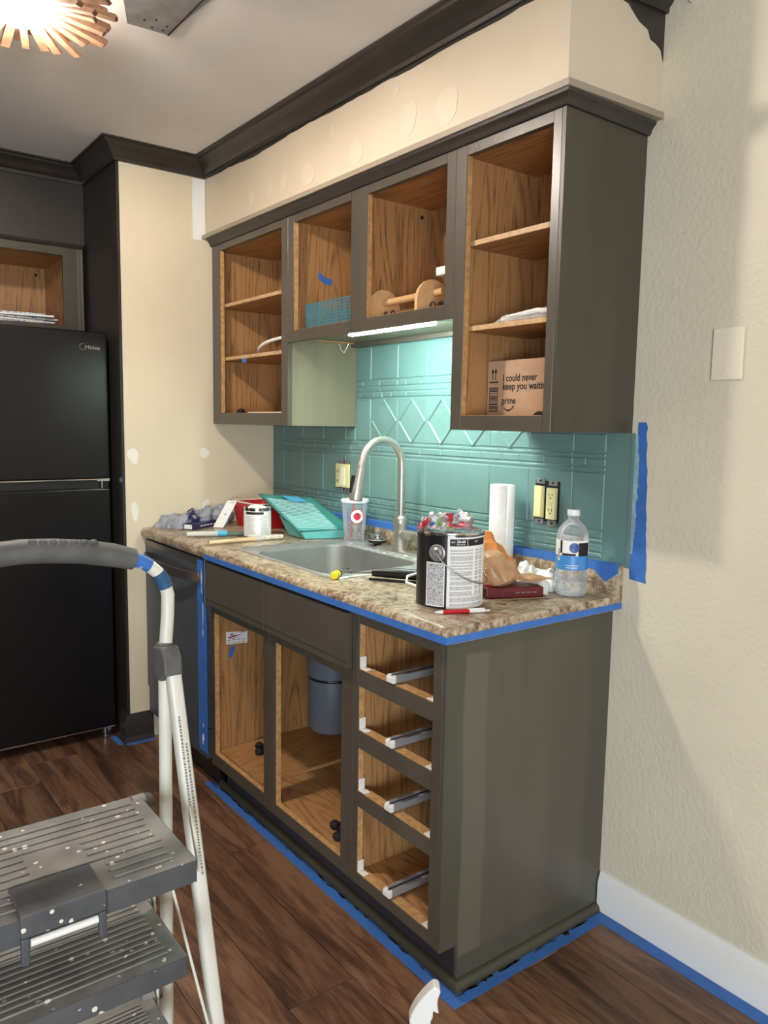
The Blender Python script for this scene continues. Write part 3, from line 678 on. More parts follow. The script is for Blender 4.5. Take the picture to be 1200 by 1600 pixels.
# ================================================================== BASE CABINETS
BF, BZ0, BZ1 = -.605, .114, .8755
t = thing('base_cabinet', 'open sink base cabinet with two flat false drawer fronts', 'cabinet', (1.07,-.3,0), 'doorless base cabinets')
X0, X1 = .632, 1.532
ops = [(.657,1.028,.158,.682),(1.106,1.476,.152,.682)]
cabinet_frame(t, X0, X1, BZ0, BZ1, ops, BF, M['cab'])
for o in ops: raw_edges(t, o, BF)
B().box(X0, X0+.012, BF+FT, -.003, BZ0, BZ1).build('side_panel', M['oak'], t)
B().box(X1-.012, X1, BF+FT, -.003, BZ0, BZ1).build('side_panel', M['oak'], t)
B().box(X0+.012, X1-.012, -.010, -.003, BZ0, BZ1).build('back_panel', M['oak'], t)
B().box(X0+.012, X1-.012, BF+FT, -.010, .138, .152).build('bottom_panel', M['oakx'], t)
for a, b_ in ((.640,1.063),(1.071,1.528)):
    o = B().box(a, b_, BF-.019, BF-.001, .712, .866).build('false_front', M['cab'], t, bevel=.002)
    B().box(a+.0, b_, BF-.0215, BF-.0192, .734, .866).build('raised_field', M['cab'], o, bevel=.001)
B().box(X0+.004, X1, -.5475, -.53, .0, BZ0).build('toe_kick', M['dark'], t)
DX0, DX1 = 1.5325, 1.902
t = thing('base_cabinet', 'four-drawer base cabinet without its drawers at the right end', 'cabinet', (1.72,-.3,0), 'doorless base cabinets')
wins = [(1.557,1.857,.717,.841),(1.557,1.857,.549,.672),(1.557,1.857,.379,.501),(1.557,1.857,.146,.337)]
cabinet_frame(t, DX0, DX1-.012, BZ0, BZ1, wins, BF, M['cab'])
for o in wins: raw_edges(t, o, BF)
B().box(DX0, DX0+.012, BF+FT, -.003, BZ0, BZ1).build('side_panel', M['oak'], t)
B().box(DX1-.024, DX1-.0125, BF+FT, -.003, BZ0, BZ1).build('side_panel', M['oak'], t)
B().box(DX0+.012, DX1-.024, -.010, -.003, BZ0, BZ1).build('back_panel', M['oak'], t)
B().box(DX0+.012, DX1-.024, BF+FT, -.010, .13, .143).build('bottom_panel', M['oakx'], t)
B().prism([(BF,BZ1),(-.001,BZ1),(-.001,0),(-.546,0),(-.546,.111),(BF,.111)], DX1-.012, DX1, 'x').build('end_panel', M['cab_end'], t, bevel=.001)
B().box(DX0, DX1-.0125, -.5475, -.53, 0, BZ0).build('toe_kick', M['dark'], t)
for (a, b_, c, d) in wins:
    B().box(a, b_, BF+.002, BF+FT+.012, c-.022, c+.0015).build('drawer_rail', M['edge'], t)
    s_ = B().box(1.683,1.707,BF+.006,-.02,c+.003,c+.005).box(1.683,1.685,BF+.006,-.02,c+.005,c+.020).box(1.705,1.707,BF+.006,-.02,c+.005,c+.020).box(1.680,1.690,BF+.006,-.02,c+.020,c+.022).box(1.700,1.710,BF+.006,-.02,c+.020,c+.022).build('drawer_slide', M['slide'], t)
    B().box(1.681,1.709,BF-.004,BF+.007,c+.004,c+.018).tube([(1.686,BF-.002,c+.019),(1.686,BF+.008,c+.019)],.005,8).tube([(1.704,BF-.002,c+.019),(1.704,BF+.008,c+.019)],.005,8).build('end_stop', M['white'], s_, bevel=.001)
    B().box(a+.001,a+.0035,BF+.003,BF+.022,c+.002,c+.034).box(a+.001,a+.028,BF+.003,BF+.022,c+.0018,c+.0045).build('corner_guide', M['white'], t, bevel=.0008)
    B().box(b_-.0035,b_-.001,BF+.003,BF+.022,c+.002,c+.014).box(b_-.026,b_-.001,BF+.003,BF+.022,c+.0018,c+.0045).build('corner_guide', M['white'], t, bevel=.0008)
# shoe moulding round the foot of the base cabinets
qr = [(0,0),(.018,0),(.018,.004),(.016,.012),(.010,.019),(.004,.022),(0,.022)]
smesh('shoe_moulding', B().sweep([(.60,-.5476),(DX1,-.5476),(DX1,-.016)], qr, 1), M['cab_olive'], 'dark quarter-round moulding at the foot of the base cabinets', 'moulding', smooth=True, angle=40)

# tape on the floor
def tape_floor(pts, w_, label, seed, ragin=0):
    b = B(); random.seed(seed); P = [Vector(p) for p in pts]; d = (P[1]-P[0]); n = max(8, int(d.length/.03)); u = d.normalized(); nn = Vector((-u.y, u.x)); vs = []
    for i in range(n+1):
        q = P[0]+d*i/n; e0 = q+nn*random.uniform(-.001,.001)*1; e1 = q+nn*(w_+random.uniform(-.0008,.0008)); vs += [(e0.x,e0.y,.0008),(e1.x,e1.y,.0008)]
    return smesh('masking_tape', b.add(vs, [(2*i,2*i+1,2*i+3,2*i+2) for i in range(n)]), M['tape'], label, 'tape', 'blue masking tape', solid=.0006, fix=False)
tape_floor([(.545,-.566),(1.9195,-.566)], -.034, 'blue tape strip on the floor along the front of the base cabinets', 1)
ft = tape_floor([(1.921,-.600),(1.921,-.057)], -.034, 'blue tape strip on the floor beside the cabinet end panel', 2)
tape_floor([(1.921,-.016),(5.0,-.016)], -.040, 'blue tape strip on the floor below the white baseboard', 3)
tape_floor([(-.085,-.727),(.022,-.727)], -.024, 'small blue tape piece on the floor at the dark wall corner', 4)
tape_floor([(.0465,-.72),(.0465,-.60)], .024, 'small blue tape piece on the floor before the dishwasher corner', 5)
b = B()
for k in range(40):
    random.seed(300+k); x = random.uniform(.6,1.9); b.prism(blob(x,-.568-random.uniform(0,.008)*random.random(),random.uniform(.004,.022),random.uniform(.0012,.0035),300+k,9,.4), .0012, .0016)
for k in range(36):
    random.seed(340+k); yq = random.uniform(-.57,-.05); b.prism(blob(1.923+random.uniform(0,.008)*random.random(),yq,random.uniform(.0012,.004),random.uniform(.004,.022),340+k,9,.4), .0012, .0016)
tag(b.build('paint_spatter', M['dark'], None), 'dark paint daubs on the blue floor tape', 'paint')['kind'] = 'stuff'

# dishwasher
t = thing('dishwasher', 'black stainless dishwasher left of the sink cabinet', 'dishwasher', (.32,-.3,0))
B().box(.012,.605,-.585,-.03,.10,.872).build('tub', M['black'], t)
B().box(.012,.605,-.618,-.586,.235,.868).build('door', M['bsteel'], t, bevel=.003)
B().box(.012,.605,-.612,-.586,.120,.232).build('lower_panel', M['bsteel'], t, bevel=.002)
B().box(.02,.60,-.56,-.54,.004,.118).build('kick_plate', M['black'], t)
B().box(.014,.603,-.6195,-.6182,.845,.866).build('control_strip', M['bsteel2'], t)
hp = []
for k in range(15):
    u_ = k/14; hp.append((.035+u_*.545, -.622-.042*math.sin(PI*u_)**.6, .800))
vs = []; b = B()
for i, p in enumerate(hp):
    vs += [(p[0],p[1]-.006,p[2]-.018),(p[0],p[1]-.008,p[2]+.018),(p[0],p[1]+.004,p[2]+.016),(p[0],p[1]+.004,p[2]-.016)]
fs = [(i*4+k,i*4+(k+1)%4,(i+1)*4+(k+1)%4,(i+1)*4+k) for i in range(14) for k in range(4)]+[(3,2,1,0),(56,57,58,59)]
b.add(vs, fs).build('handle', M['bsteel2'], t, smooth=True, angle=60, bevel=.002)
# vertical tape on dishwasher edge
b = B(); random.seed(2); vs = []
for i in range(25):
    z = .15+.715*i/24; wv = random.uniform(-.0015,.0015); wd = .050 if z > .70 else .078
    vs += [(.553+wv, -.6215, z), (.553+wd+wv, -.6215, z)]
tp = smesh('masking_tape', b.add(vs, [(2*i,2*i+1,2*i+3,2*i+2) for i in range(24)]), M['tape'], 'vertical blue tape strip with white smears on the dishwasher edge', 'tape', 'blue masking tape', solid=.0006, fix=False)
b = B()
for k, (x, z, rx_, rz) in enumerate([(.602,.80,.003,.03),(.604,.755,.0025,.012),(.612,.67,.003,.035),(.61,.60,.002,.02),(.605,.20,.008,.018),(.607,.25,.003,.008),(.603,.18,.004,.006)]):
    vs = [(p[0]-.012, -.6222, p[1]) for p in blob(x, z, rx_, rz, 400+k, 10, .4)]; b.add(vs, [tuple(range(10))])
b.build('paint_smear', M['white'], tp, solid=.0004, fix=False)

# things inside the sink cabinet
t = thing('garbage_disposal', 'grey-blue cylindrical garbage disposal hanging under the sink', 'disposal', (1.03,-.34,.32))
B().lathe([(0,.318),(.05,.319),(.076,.326),(.084,.34),(.085,.50),(.083,.506),(.083,.512),(.089,.516),(.089,.585),(.07,.60),(.04,.61),(.04,.70),(.05,.71),(.05,.732)], (1.03,-.34,0)).build('housing', M['disposal'], t, smooth=True, angle=40)
B().lathe([(.086,.505),(.0865,.509),(.086,.513)], (1.03,-.34,0)).build('seam_band', M['black'], t)
B().tube([(1.11,-.34,.53),(1.17,-.33,.53),(1.2,-.28,.52),(1.2,-.15,.52),(1.2,-.012,.50)], .02, 12).build('waste_pipe', M['black'], t, smooth=True)
smesh('loose_board', B().cbox(.646,.968,-.583,-.014,.1525,.166,.0015,'y'), M['oaky'], 'loose thin wood board lying on the floor of the sink cabinet', 'board')
t = thing('plumber_sticker', 'white printed sticker on the inner left side of the sink cabinet', 'sticker', (.645,-.51,.575))
sk = [(-.553,.555),(-.468,.550),(-.4665,.5935),(-.553,.6015)]
B().prism(sk, .6445, .6449, 'x').build('card', M['paperwhite'], t)
fn = lambda u_, v_: (.6452, -.553+u_, .555+v_-.06*u_)
b = B(); b.text('ABC', .014, .033, width=.017, size=.010, fn=fn, bold=.03); b.build('lettering', M['navy'], t, fix=False)
b = B().add([fn(.006,.026),fn(.03,.0325),(.6452,)+fn(.07,.0335)[1:],fn(.04,.028),fn(.012,.0215)], [(0,1,2,3,4)])
b.add([fn(.008,.020),fn(.05,.024),fn(.062,.026),fn(.03,.019)], [(0,1,2,3)])
b.build('swoosh', plain('magenta_print', lin(190,50,96), .5), t, fix=False)
b = B(); random.seed(3)
for r_ in range(2):
    for k in range(4): b.add([fn(.006+.019*k,.004+r_*.010),fn(.019+.019*k,.004+r_*.010),fn(.019+.019*k,.0065+r_*.010),fn(.006+.019*k,.0065+r_*.010)], [(0,1,2,3)])
b.add([fn(.056,.040),fn(.078,.040),fn(.078,.0435),fn(.056,.0435)], [(0,1,2,3)])
b.build('small_print', M['ink_grey'], t, fix=False)
smesh('tape_scrap', B().prism([(-.534,.547),(-.517,.545),(-.522,.520),(-.531,.505),(-.545,.507),(-.540,.522)], .6443, .6448, 'x'), M['tape'], 'short blue tape scrap stuck below the printed sticker', 'tape')
def clip(x, y, z, rot, label):
    """small black plastic fitting: bulb, neck and two lugs"""
    t = thing('plastic_fitting', label, 'fitting', (x,y,z), 'black plastic fittings in the sink cabinet')
    R = Matrix.Translation((x,y,z)) @ Matrix.Rotation(rot,4,'Z')
    b = B().lathe([(0,0),(.012,.001),(.016,.008),(.015,.016),(.008,.022),(0,.023)], (0,0,0), n=12, M=R)
    b.box(.010,.030,-.007,.007,.003,.011, M=R).box(.026,.034,-.011,.011,.001,.008, M=R).box(-.004,.006,.010,.020,.002,.012, M=R)
    b.build('body', M['black_matt'], t, bevel=.0015)
clip(.722,-.460,.1662,.5,'black plastic fitting on the loose board, the one nearer the back')
clip(.768,-.484,.1662,1.6,'black plastic fitting on the loose board, the one nearer the front')
clip(1.335,-.53,.1525,.2,'black plastic fitting on the cabinet floor, farther from the front rail')
clip(1.395,-.558,.1525,1.2,'black plastic fitting on the cabinet floor, right by the front rail')
t = thing('small_carton', 'small crushed brown carton half hidden behind the sink cabinet frame', 'carton', (1.275,-.405,.153))
B().prism([(1.262,.153),(1.345,.153),(1.345,.205),(1.30,.212),(1.258,.198)], -.46, -.38, 'y').build('box', M['kraft'], t, bevel=.002)
B().box(1.264,1.272,-.4607,-.4601,.165,.185).box(1.278,1.284,-.4607,-.4601,.160,.180).build('printed_mark', M['ink'], t)
smesh('floor_scrap', B().box(.47,.485,-.655,-.652,.0003,.0012), M['white'], 'tiny white paint chip on the floor by the sink cabinet', 'scrap')

# ================================================================== THINGS IN THE WALL CABINETS
# left tall
smesh('tape_scrap', B().prism([(.248,1.634),(.286,1.634),(.289,1.601),(.25,1.601)], -.2861, -.2856, 'y'), M['tape'], 'blue tape tab hanging from the lower shelf of the left wall cabinet', 'tape')
smesh('white_ring', B().tube([(.37+.11*math.cos(a), -.17+.085*math.sin(a), 1.6405+.028*(1+math.cos(a))) for a in [2*PI*k/32 for k in range(32)]], .0065, 8, close=True), M['white'], 'white plastic ring lying on the lower shelf of the left wall cabinet', 'ring', smooth=True)
clipb = thing('black_stopper', 'small black rubber stopper on the floor of the left wall cabinet', 'stopper', (.20,-.27,1.397))
B().lathe([(0,1.3973),(.017,1.3973),(.018,1.404),(.012,1.414),(0,1.417)], (.19,-.262,0), n=16).build('body', M['black_matt'], clipb, smooth=True)
smesh('paint_stick', B().box(.33,.60,-.30,-.28,1.3972,1.4012), M['offwhite'], 'pale flat stick lying along the floor of the left wall cabinet', 'stick')
# middle, left bay
smesh('tape_scrap', B().prism([(-.192,1.915),(-.165,1.895),(-.135,1.893),(-.137,1.87),(-.17,1.873),(-.197,1.893)], .6875, .688, 'x'), M['tape'], 'blue tape scrap stuck inside the short cabinet above the wire basket', 'tape')
t = thing('wire_basket', 'teal wire basket in the left bay of the short wall cabinet', 'basket', (.86,-.2,1.692))
bx0, bx1, by0, by1, bz0, bz1 = .735, 1.045, -.278, -.09, 1.694, 1.778
def wire_panel(name, a, ux, n1, b_, n2, r=.0013):
    g = B(); a = Vector(a); ux = Vector(ux); b_ = Vector(b_)
    for i in range(n1+1): p = a+ux*i/n1; g.tube([p, p+b_], r, 4, caps=False)
    for i in range(n2+1): p = a+b_*i/n2; g.tube([p, p+ux], r, 4, caps=False)
    g.build(name, M['wire_teal'], t)
wire_panel('front_mesh', (bx0,by0,bz0), (bx1-bx0,0,0), 26, (0,0,bz1-bz0), 8)
wire_panel('back_mesh', (bx0,by1,bz0), (bx1-bx0,0,0), 26, (0,0,bz1-bz0), 8)
wire_panel('side_mesh', (bx0,by0,bz0), (0,by1-by0,0), 16, (0,0,bz1-bz0), 8)
wire_panel('side_mesh', (bx1,by0,bz0), (0,by1-by0,0), 16, (0,0,bz1-bz0), 8)
wire_panel('base_mesh', (bx0,by0,bz0), (bx1-bx0,0,0), 14, (0,by1-by0,0), 8)
B().tube([(bx0,by0,bz1),(bx1,by0,bz1),(bx1,by1,bz1),(bx0,by1,bz1)], .0028, 8, close=True).build('rim', M['wire_teal'], t)
B().tube([(.95+.010*math.cos(a), by1, bz1+.012+.012*math.sin(a)) for a in [2*PI*k/14 for k in range(14)]], .0022, 6, close=True).build('loop', M['wire_teal'], t)
# middle, right bay
t = thing('paper_towel_holder', 'blond wooden paper towel holder with a rod and rounded end plates', 'holder', (1.25,-.2,1.692))
def arch(cx0, cy_, w_, h, z0, x, th):
    pr = [(cy_-w_/2, z0), (cy_+w_/2, z0)]+[(cy_+w_/2*math.cos(a), z0+h-w_/2+w_/2*math.sin(a)) for a in [PI*k/12 for k in range(13)]]
    return B().prism(pr, x, x+th, 'x')
arch(0,-.222,.13,.098,1.693,1.365,.012).build('end_plate', M['ply'], t, bevel=.001)
arch(0,-.222,.13,.098,1.693,1.120,.012).build('end_plate', M['ply'], t, bevel=.001)
B().tube([(1.1135,-.222,1.748),(1.42,-.222,1.752)], .011, 14).build('rod', M['ply'], t, smooth=True)
B().box(1.1325,1.3645,-.172,-.160,1.70,1.73).build('back_rail', M['ply'], t, bevel=.001)
t = thing('wall_bracket', 'white bar on a black bracket fixed inside the short wall cabinet', 'bracket', (1.525,-.24,1.78))
B().box(1.519,1.5375,-.255,-.215,1.742,1.838).build('black_plate', M['black'], t, bevel=.001)
B().box(1.455,1.518,-.285,-.235,1.782,1.806).build('white_bar', M['white'], t, bevel=.003)
t = thing('black_keys', 'small bunch of black clips on the floor of the short wall cabinet', 'clips', (1.36,-.27,1.692))
for k, (x, y, r_) in enumerate([(1.435,-.275,.010),(1.46,-.268,.009),(1.478,-.275,.008),(1.21,-.275,.007),(1.24,-.27,.008)]):
    B().tube([(x+r_*math.cos(a), y, 1.693+r_+.001+r_*math.sin(a)) for a in [2*PI*q/12 for q in range(12)]], .0025, 6, close=True).build('clip', M['black'], t)
# right tall
def folds(seed, n=9, k=14):
    random.seed(seed)
    return [(Vector((random.gauss(0,1),random.gauss(0,1),random.gauss(0,1))).normalized(), random.uniform(0,1), random.uniform(.5,1)*k) for _ in range(n)]
def crumpled(name, pts, mats, parent, seed, amp=.006, k=14, cuts=3, zmin=None, mfn=None, smooth=False):
    """hull of real points, subdivided and creased"""
    bm = bmesh.new()
    for p in pts: bm.verts.new(p)
    r = bmesh.ops.convex_hull(bm, input=bm.verts)
    bmesh.ops.delete(bm, geom=[g for g in bm.verts if not g.link_faces], context='VERTS')
    bmesh.ops.triangulate(bm, faces=bm.faces)
    for _ in range(cuts): bmesh.ops.subdivide_edges(bm, edges=bm.edges, cuts=1, use_grid_fill=True, smooth=.12)
    bm.normal_update(); F = folds(seed, 9, k)
    for v in bm.verts:
        s_ = 0
        for d, ph, f in F:
            q = (v.co.dot(d)*f+ph) % 1.0; s_ += abs(q-.5)*2-.5
        v.co += v.normal*amp*s_*.9
        s2 = sum(abs(((v.co.dot(d)*f*2.7+ph*3) % 1.0)-.5)*2-.5 for d, ph, f in F[:6])
        v.co += v.normal*amp*(s2*.27+noise.noise(v.co*18+Vector((seed,0,0)))*.5)
        if zmin is not None and v.co.z < zmin: v.co.z = zmin
    off = Vector(parent['_o']) if parent else Vector((0,0,0))
    for v in bm.verts: v.co -= off
    me = bpy.data.meshes.new(name); bm.to_mesh(me); bm.free()
    mats = mats if isinstance(mats, list) else [mats]
    for q in mats: me.materials.append(q)
    if mfn:
        for p in me.polygons: p.material_index = mfn(p.center+off)
    if smooth: me.polygons.foreach_set('use_smooth', [True]*len(me.polygons))
    o = bpy.data.objects.new(name, me); COL.objects.link(o)
    if parent: o.parent = parent
    return o
t = thing('bagged_white_parts', 'white plastic parts in a clear bag on the lower shelf of the right wall cabinet', 'bag', (1.78,-.24,1.63))
B().cbox(1.70,1.89,-.265,-.20,1.6315,1.648,.004,'x').build('white_part', M['white'], t)
B().tube([(1.72,-.262,1.643),(1.83,-.27,1.650),(1.895,-.262,1.642)], .007, 8).build('white_part', M['white'], t, smooth=True)
crumpled('clear_bag', [(1.68,-.275,1.631),(1.68,-.18,1.631),(1.91,-.277,1.631),(1.91,-.18,1.631),(1.70,-.25,1.650),(1.88,-.25,1.658),(1.80,-.21,1.662)], M['wrap'], t, 3, .003, 30, zmin=1.6305)
t = thing('cardboard_box', 'small printed cardboard shipping box in the right wall cabinet', 'box', (1.73,-.13,1.39))
B().box(1.5915,1.85,-.20,-.05,1.3895,1.541).build('carton', M['kraft'], t, bevel=.0015)
B().box(1.592,1.85,-.13,-.12,1.5412,1.5416).build('top_seam', M['tape_light'], t)
fn = lambda u_, v_: (u_, -.2006, v_)
b = B()
b.text('I could never', 1.652, 1.484, width=.124, size=.027, fn=fn, bold=.022)
b.text('keep you waiting', 1.652, 1.4615, width=.165, size=.027, fn=fn, bold=.022)
b.text('prime', 1.650, 1.423, width=.052, size=.027, fn=fn, bold=.02)
# smile with arrow
prv = None; vs = []; fs = []
for k in range(13):
    u_ = k/12; x = 1.656+.036*u_; zc = 1.4135-.0085*math.sin(PI*u_); th = .0008+.0016*math.sin(PI*min(1,u_*.9))
    vs += [fn(x, zc+th), fn(x, zc-th)]
fs = [(2*i,2*i+1,2*i+3,2*i+2) for i in range(12)]
b.add(vs, fs); b.add([fn(1.6865,1.4165),fn(1.6955,1.4185),fn(1.694,1.4085),fn(1.692,1.4105),fn(1.6915,1.4155)], [(0,1,2,3,4)])
for x in (1.6120, 1.6235):
    b.add([fn(x-.0013,1.488),fn(x+.0013,1.488),fn(x+.0013,1.510),fn(x-.0013,1.510)], [(0,1,2,3)])
    b.add([fn(x-.0050,1.5085),fn(x+.0050,1.5085),fn(x,1.521)], [(0,1,2)])
b.add([fn(1.600,1.481),fn(1.634,1.481),fn(1.634,1.4845),fn(1.600,1.4845)], [(0,1,2,3)])
def rc(x0,x1,z0,z1): b.add([fn(x0,z0),fn(x1,z0),fn(x1,z1),fn(x0,z1)], [(0,1,2,3)])
rc(1.600,1.634,1.465,1.468); rc(1.600,1.634,1.402,1.405); rc(1.600,1.602,1.405,1.465); rc(1.632,1.634,1.405,1.465)
random.seed(12); z = 1.409
while z < 1.463:
    h = random.choice([.001,.002,.0032]); rc(1.603,1.631,z,z+h); z += h+random.choice([.0012,.0022,.0035])
rc(1.79,1.85,1.392,1.402)
b.add([fn(1.765,1.3925),fn(1.79,1.3925),fn(1.79,1.4035),fn(1.78,1.402),fn(1.772,1.3985)], [(0,1,2,3,4)])
b.build('printing', M['ink'], t, fix=False)

# ================================================================== ELECTRICAL
def strap(t, x, z0, z1):
    B().box(x-.016,x+.016,-.0102,-.0085,z0,z0+.016).box(x-.016,x+.016,-.0102,-.0085,z1-.016,z1).build('mounting_strap', M['galv'], t)
    for z in (z0+.008, z1-.008): B().lathe([(0,0),(.0038,0),(.003,.0016),(0,.0018)], (0,0,0), n=10, M=Matrix.Translation((x,-.0102,z)) @ Matrix.Rotation(PI/2,4,'X')).build('screw', M['black'], t)
def recept(t, x, z0, z1):
    o = B().box(x-.017,x+.017,-.020,-.0088,z0,z1).build('receptacle', M['almond'], t, bevel=.0015)
    b = B(); h = z1-z0
    for zc in (z0+h*.26, z1-h*.26):
        b.box(x-.008,x-.0060,-.0206,-.0201,zc,zc+.008).box(x+.005,x+.007,-.0206,-.0201,zc,zc+.008).box(x-.002,x+.002,-.0206,-.0201,zc-.008,zc-.004)
    b.build('socket_slots', M['black'], o)
    B().box(x-.006,x+.006,-.0215,-.0201,z0+h*.46,z0+h*.495).box(x-.006,x+.006,-.0215,-.0201,z0+h*.51,z0+h*.545).build('test_button', M['almond'], o)
t = thing('electrical_outlet', 'uncovered ivory switch and outlet pair on the teal backsplash right of the paper towels', 'outlet', (1.656,-.003,1.14))
B().box(1.612,1.704,-.0085,-.0068,1.085,1.205).build('box_opening', M['darkhole'], t)
strap(t,1.632,1.076,1.212); strap(t,1.680,1.074,1.208)
o = B().box(1.615,1.649,-.018,-.0088,1.096,1.189).build('switch_body', M['almond'], t, bevel=.0015)
B().add([(1.619,-.0185,1.10),(1.645,-.0185,1.10),(1.645,-.0185,1.185),(1.619,-.0185,1.185),(1.619,-.0225,1.10),(1.645,-.0225,1.10),(1.645,-.0192,1.185),(1.619,-.0192,1.185)], [(4,5,6,7),(0,1,5,4),(1,2,6,5),(2,3,7,6),(3,0,4,7)]).build('rocker', M['almond'], o)
recept(t,1.681,1.094,1.186)
t = thing('electrical_outlet', 'uncovered ivory switch and outlet combination on the backsplash left of the faucet', 'outlet', (.59,-.003,1.155))
B().box(.553,.632,-.0085,-.0068,1.094,1.215).build('box_opening', M['darkhole'], t)
strap(t,.573,1.086,1.218); strap(t,.615,1.086,1.218)
o = B().box(.545,.637,-.018,-.0088,1.106,1.200).build('device_body', M['almond'], t, bevel=.0015)
B().box(.583,.612,-.0205,-.0181,1.115,1.187).build('rocker', M['offwhite'], o, bevel=.001)
B().box(.555,.558,-.0186,-.0181,1.165,1.176).box(.564,.567,-.0186,-.0181,1.165,1.176).box(.555,.558,-.0186,-.0181,1.125,1.136).box(.564,.567,-.0186,-.0181,1.125,1.136).build('socket_slots', M['black'], o)
t = thing('blank_wall_plate', 'blank ivory wall plate with two screws on the right wall', 'wall plate', (2.186,0,1.54))
B().box(2.147,2.224,-.0065,-.0003,1.479,1.601).build('plate', M['offwhite'], t, bevel=.003)
for z in (1.502,1.577): B().lathe([(0,0),(.0035,0),(.003,.0012),(0,.0014)], (0,0,0), n=12, M=Matrix.Translation((2.186,-.0064,z)) @ Matrix.Rotation(PI/2,4,'X')).build('screw', M['offwhite'], t)

# ================================================================== FRIDGE + CABINET ABOVE
FX = -.086; fy0, fy1 = -1.425, -.724
t = thing('refrigerator', 'tall black top-freezer refrigerator in the dark alcove', 'refrigerator', (-.4,-1.07,0))
B().box(-.78,FX-.062,fy0+.004,fy1-.004,.035,1.70).build('body', M['fridge_side'], t, bevel=.004)
dz = 1.118
B().box(FX-.058,FX,fy0,fy1,dz,1.714).build('freezer_door', M['fridge'], t, bevel=.006, seg=3)
B().box(FX-.058,FX,fy0,fy1,.052,1.078).build('fridge_door', M['fridge'], t, bevel=.006, seg=3)
B().box(FX-.056,FX+.0012,fy0+.003,fy1-.003,dz-.0045,dz-.0002).build('trim_strip', M['chrome'], t)
B().box(FX-.056,FX+.0010,fy0+.003,fy1-.003,.046,.0518).build('bottom_strip', M['chrome'], t)
B().box(FX-.05,FX-.012,fy0+.004,fy1-.004,1.0785,dz-.005).build('gap', M['black'], t)
B().box(FX-.04,FX+.002,fy1-.055,fy1-.004,dz-.0105,dz-.0048).tube([(FX-.006,fy1-.035,1.0785),(FX-.006,fy1-.035,dz-.010)], .006, 10).build('hinge', M['chrome'], t)
b = B(); fnl = lambda u_, v_: (FX+.0005, u_, v_)
b.text('Midea', -.813, 1.643, width=.058, size=.020, fn=fnl, bold=.01)
for k in range(14):
    a0 = PI*.35+k*2*PI*.72/14; a1 = a0+2*PI*.72/14; c0 = (-.822, 1.651)
    b.add([fnl(c0[0]+.013*math.cos(a0), c0[1]+.013*math.sin(a0)), fnl(c0[0]+.013*math.cos(a1), c0[1]+.013*math.sin(a1)), fnl(c0[0]+.0115*math.cos(a1), c0[1]+.0115*math.sin(a1)), fnl(c0[0]+.0115*math.cos(a0), c0[1]+.0115*math.sin(a0))], [(0,1,2,3)])
b.build('brand_lettering', M['chrome'], t, fix=False)
for y in (fy1-.045, fy0+.045):
    o = B().lathe([(0,.0005),(.013,.0005),(.014,.004),(.014,.018),(.009,.021),(.009,.048),(0,.048)], (FX-.01,y,0), n=16).build('levelling_foot', M['chrome'], t, smooth=True)
B().lathe([(0,.0005),(.016,.0005),(.017,.01),(.016,.02),(0,.022)], (FX-.05,fy1-.03,0), n=16).box(FX-.06,FX-.03,fy1-.045,fy1-.015,.02,.046).build('roller', M['galv'], t)
for y in (fy1-.05, fy0+.05): B().box(-.76,-.72,y-.02,y+.02,.0005,.036).build('rear_foot', M['black'], t)

t = thing('fridge_wall_cabinet', 'dark painted open cabinet above the refrigerator', 'cabinet', (-.7,-1.2,1.74))
AX = -.4205
def fbox(y0,y1,z0,z1,name='rail',mat='cab',x0=None,x1=None): return B().box(AX-.019 if x0 is None else x0, AX if x1 is None else x1, y0,y1,z0,z1).build(name, M['cab_olive'] if mat == 'cab' else M[mat], t, bevel=.001)
fbox(-1.745,-.800,2.062,2.112); fbox(-1.745,-.800,1.722,1.765); fbox(-.800,-.716,1.722,2.112,'stile'); fbox(-1.745,-1.70,1.765,2.062,'stile')
B().box(AX,AX+.006,-.742,-.728,1.722,2.095).box(AX,AX+.004,-.7265,-.7165,1.722,2.095).build('scribe_strip', M['cab'], t, bevel=.0015)
B().sweep([(AX,-1.745),(AX,-.7165)], [(-.002,2.096),(.006,2.096),(.012,2.104),(.016,2.112),(-.002,2.112)], 1).build('top_moulding', M['dark'], t)
B().box(-.90,AX-.0195,-.760,-.748,1.725,2.09).build('side_panel', M['oak'], t)
B().box(-.90,AX-.0195,-1.745,-1.733,1.725,2.09).build('side_panel', M['oak'], t)
B().box(-.905,-.899,-1.733,-.760,1.725,2.09).build('back_panel', M['oak'], t)
B().box(-.899,AX-.0195,-1.733,-.760,2.078,2.09).build('top_panel', M['oaky'], t)
B().box(-.899,AX-.0195,-1.733,-.760,1.74,1.752).build('bottom_panel', M['oaky'], t)
B().lathe([(0,0),(.007,0),(.007,.002),(0,.002)], (0,0,0), n=12, M=Matrix.Translation((-.8975,-.80,2.045)) @ Matrix.Rotation(PI/2,4,'Y')).build('shelf_hole', M['black'], t)
t = thing('paper_stack', 'untidy stack of printed papers lying in the cabinet above the refrigerator', 'papers', (-.52,-1.0,1.752))
random.seed(14)
for k in range(7):
    Mx = Matrix.Translation((-.53+random.uniform(-.02,.02), -1.02+random.uniform(-.05,.05), 1.7535+k*.0085)) @ Matrix.Rotation(random.uniform(-.12,.12),4,'Z') @ Matrix.Rotation(random.uniform(-.012,.02),4,'X')
    B().box(-.10,.085,-.19,.17,0,.007, M=Mx).build('paper', M['news'] if k % 2 == 0 else M['paperwhite'], t)

# ================================================================== COUNTER THINGS
Z = CT
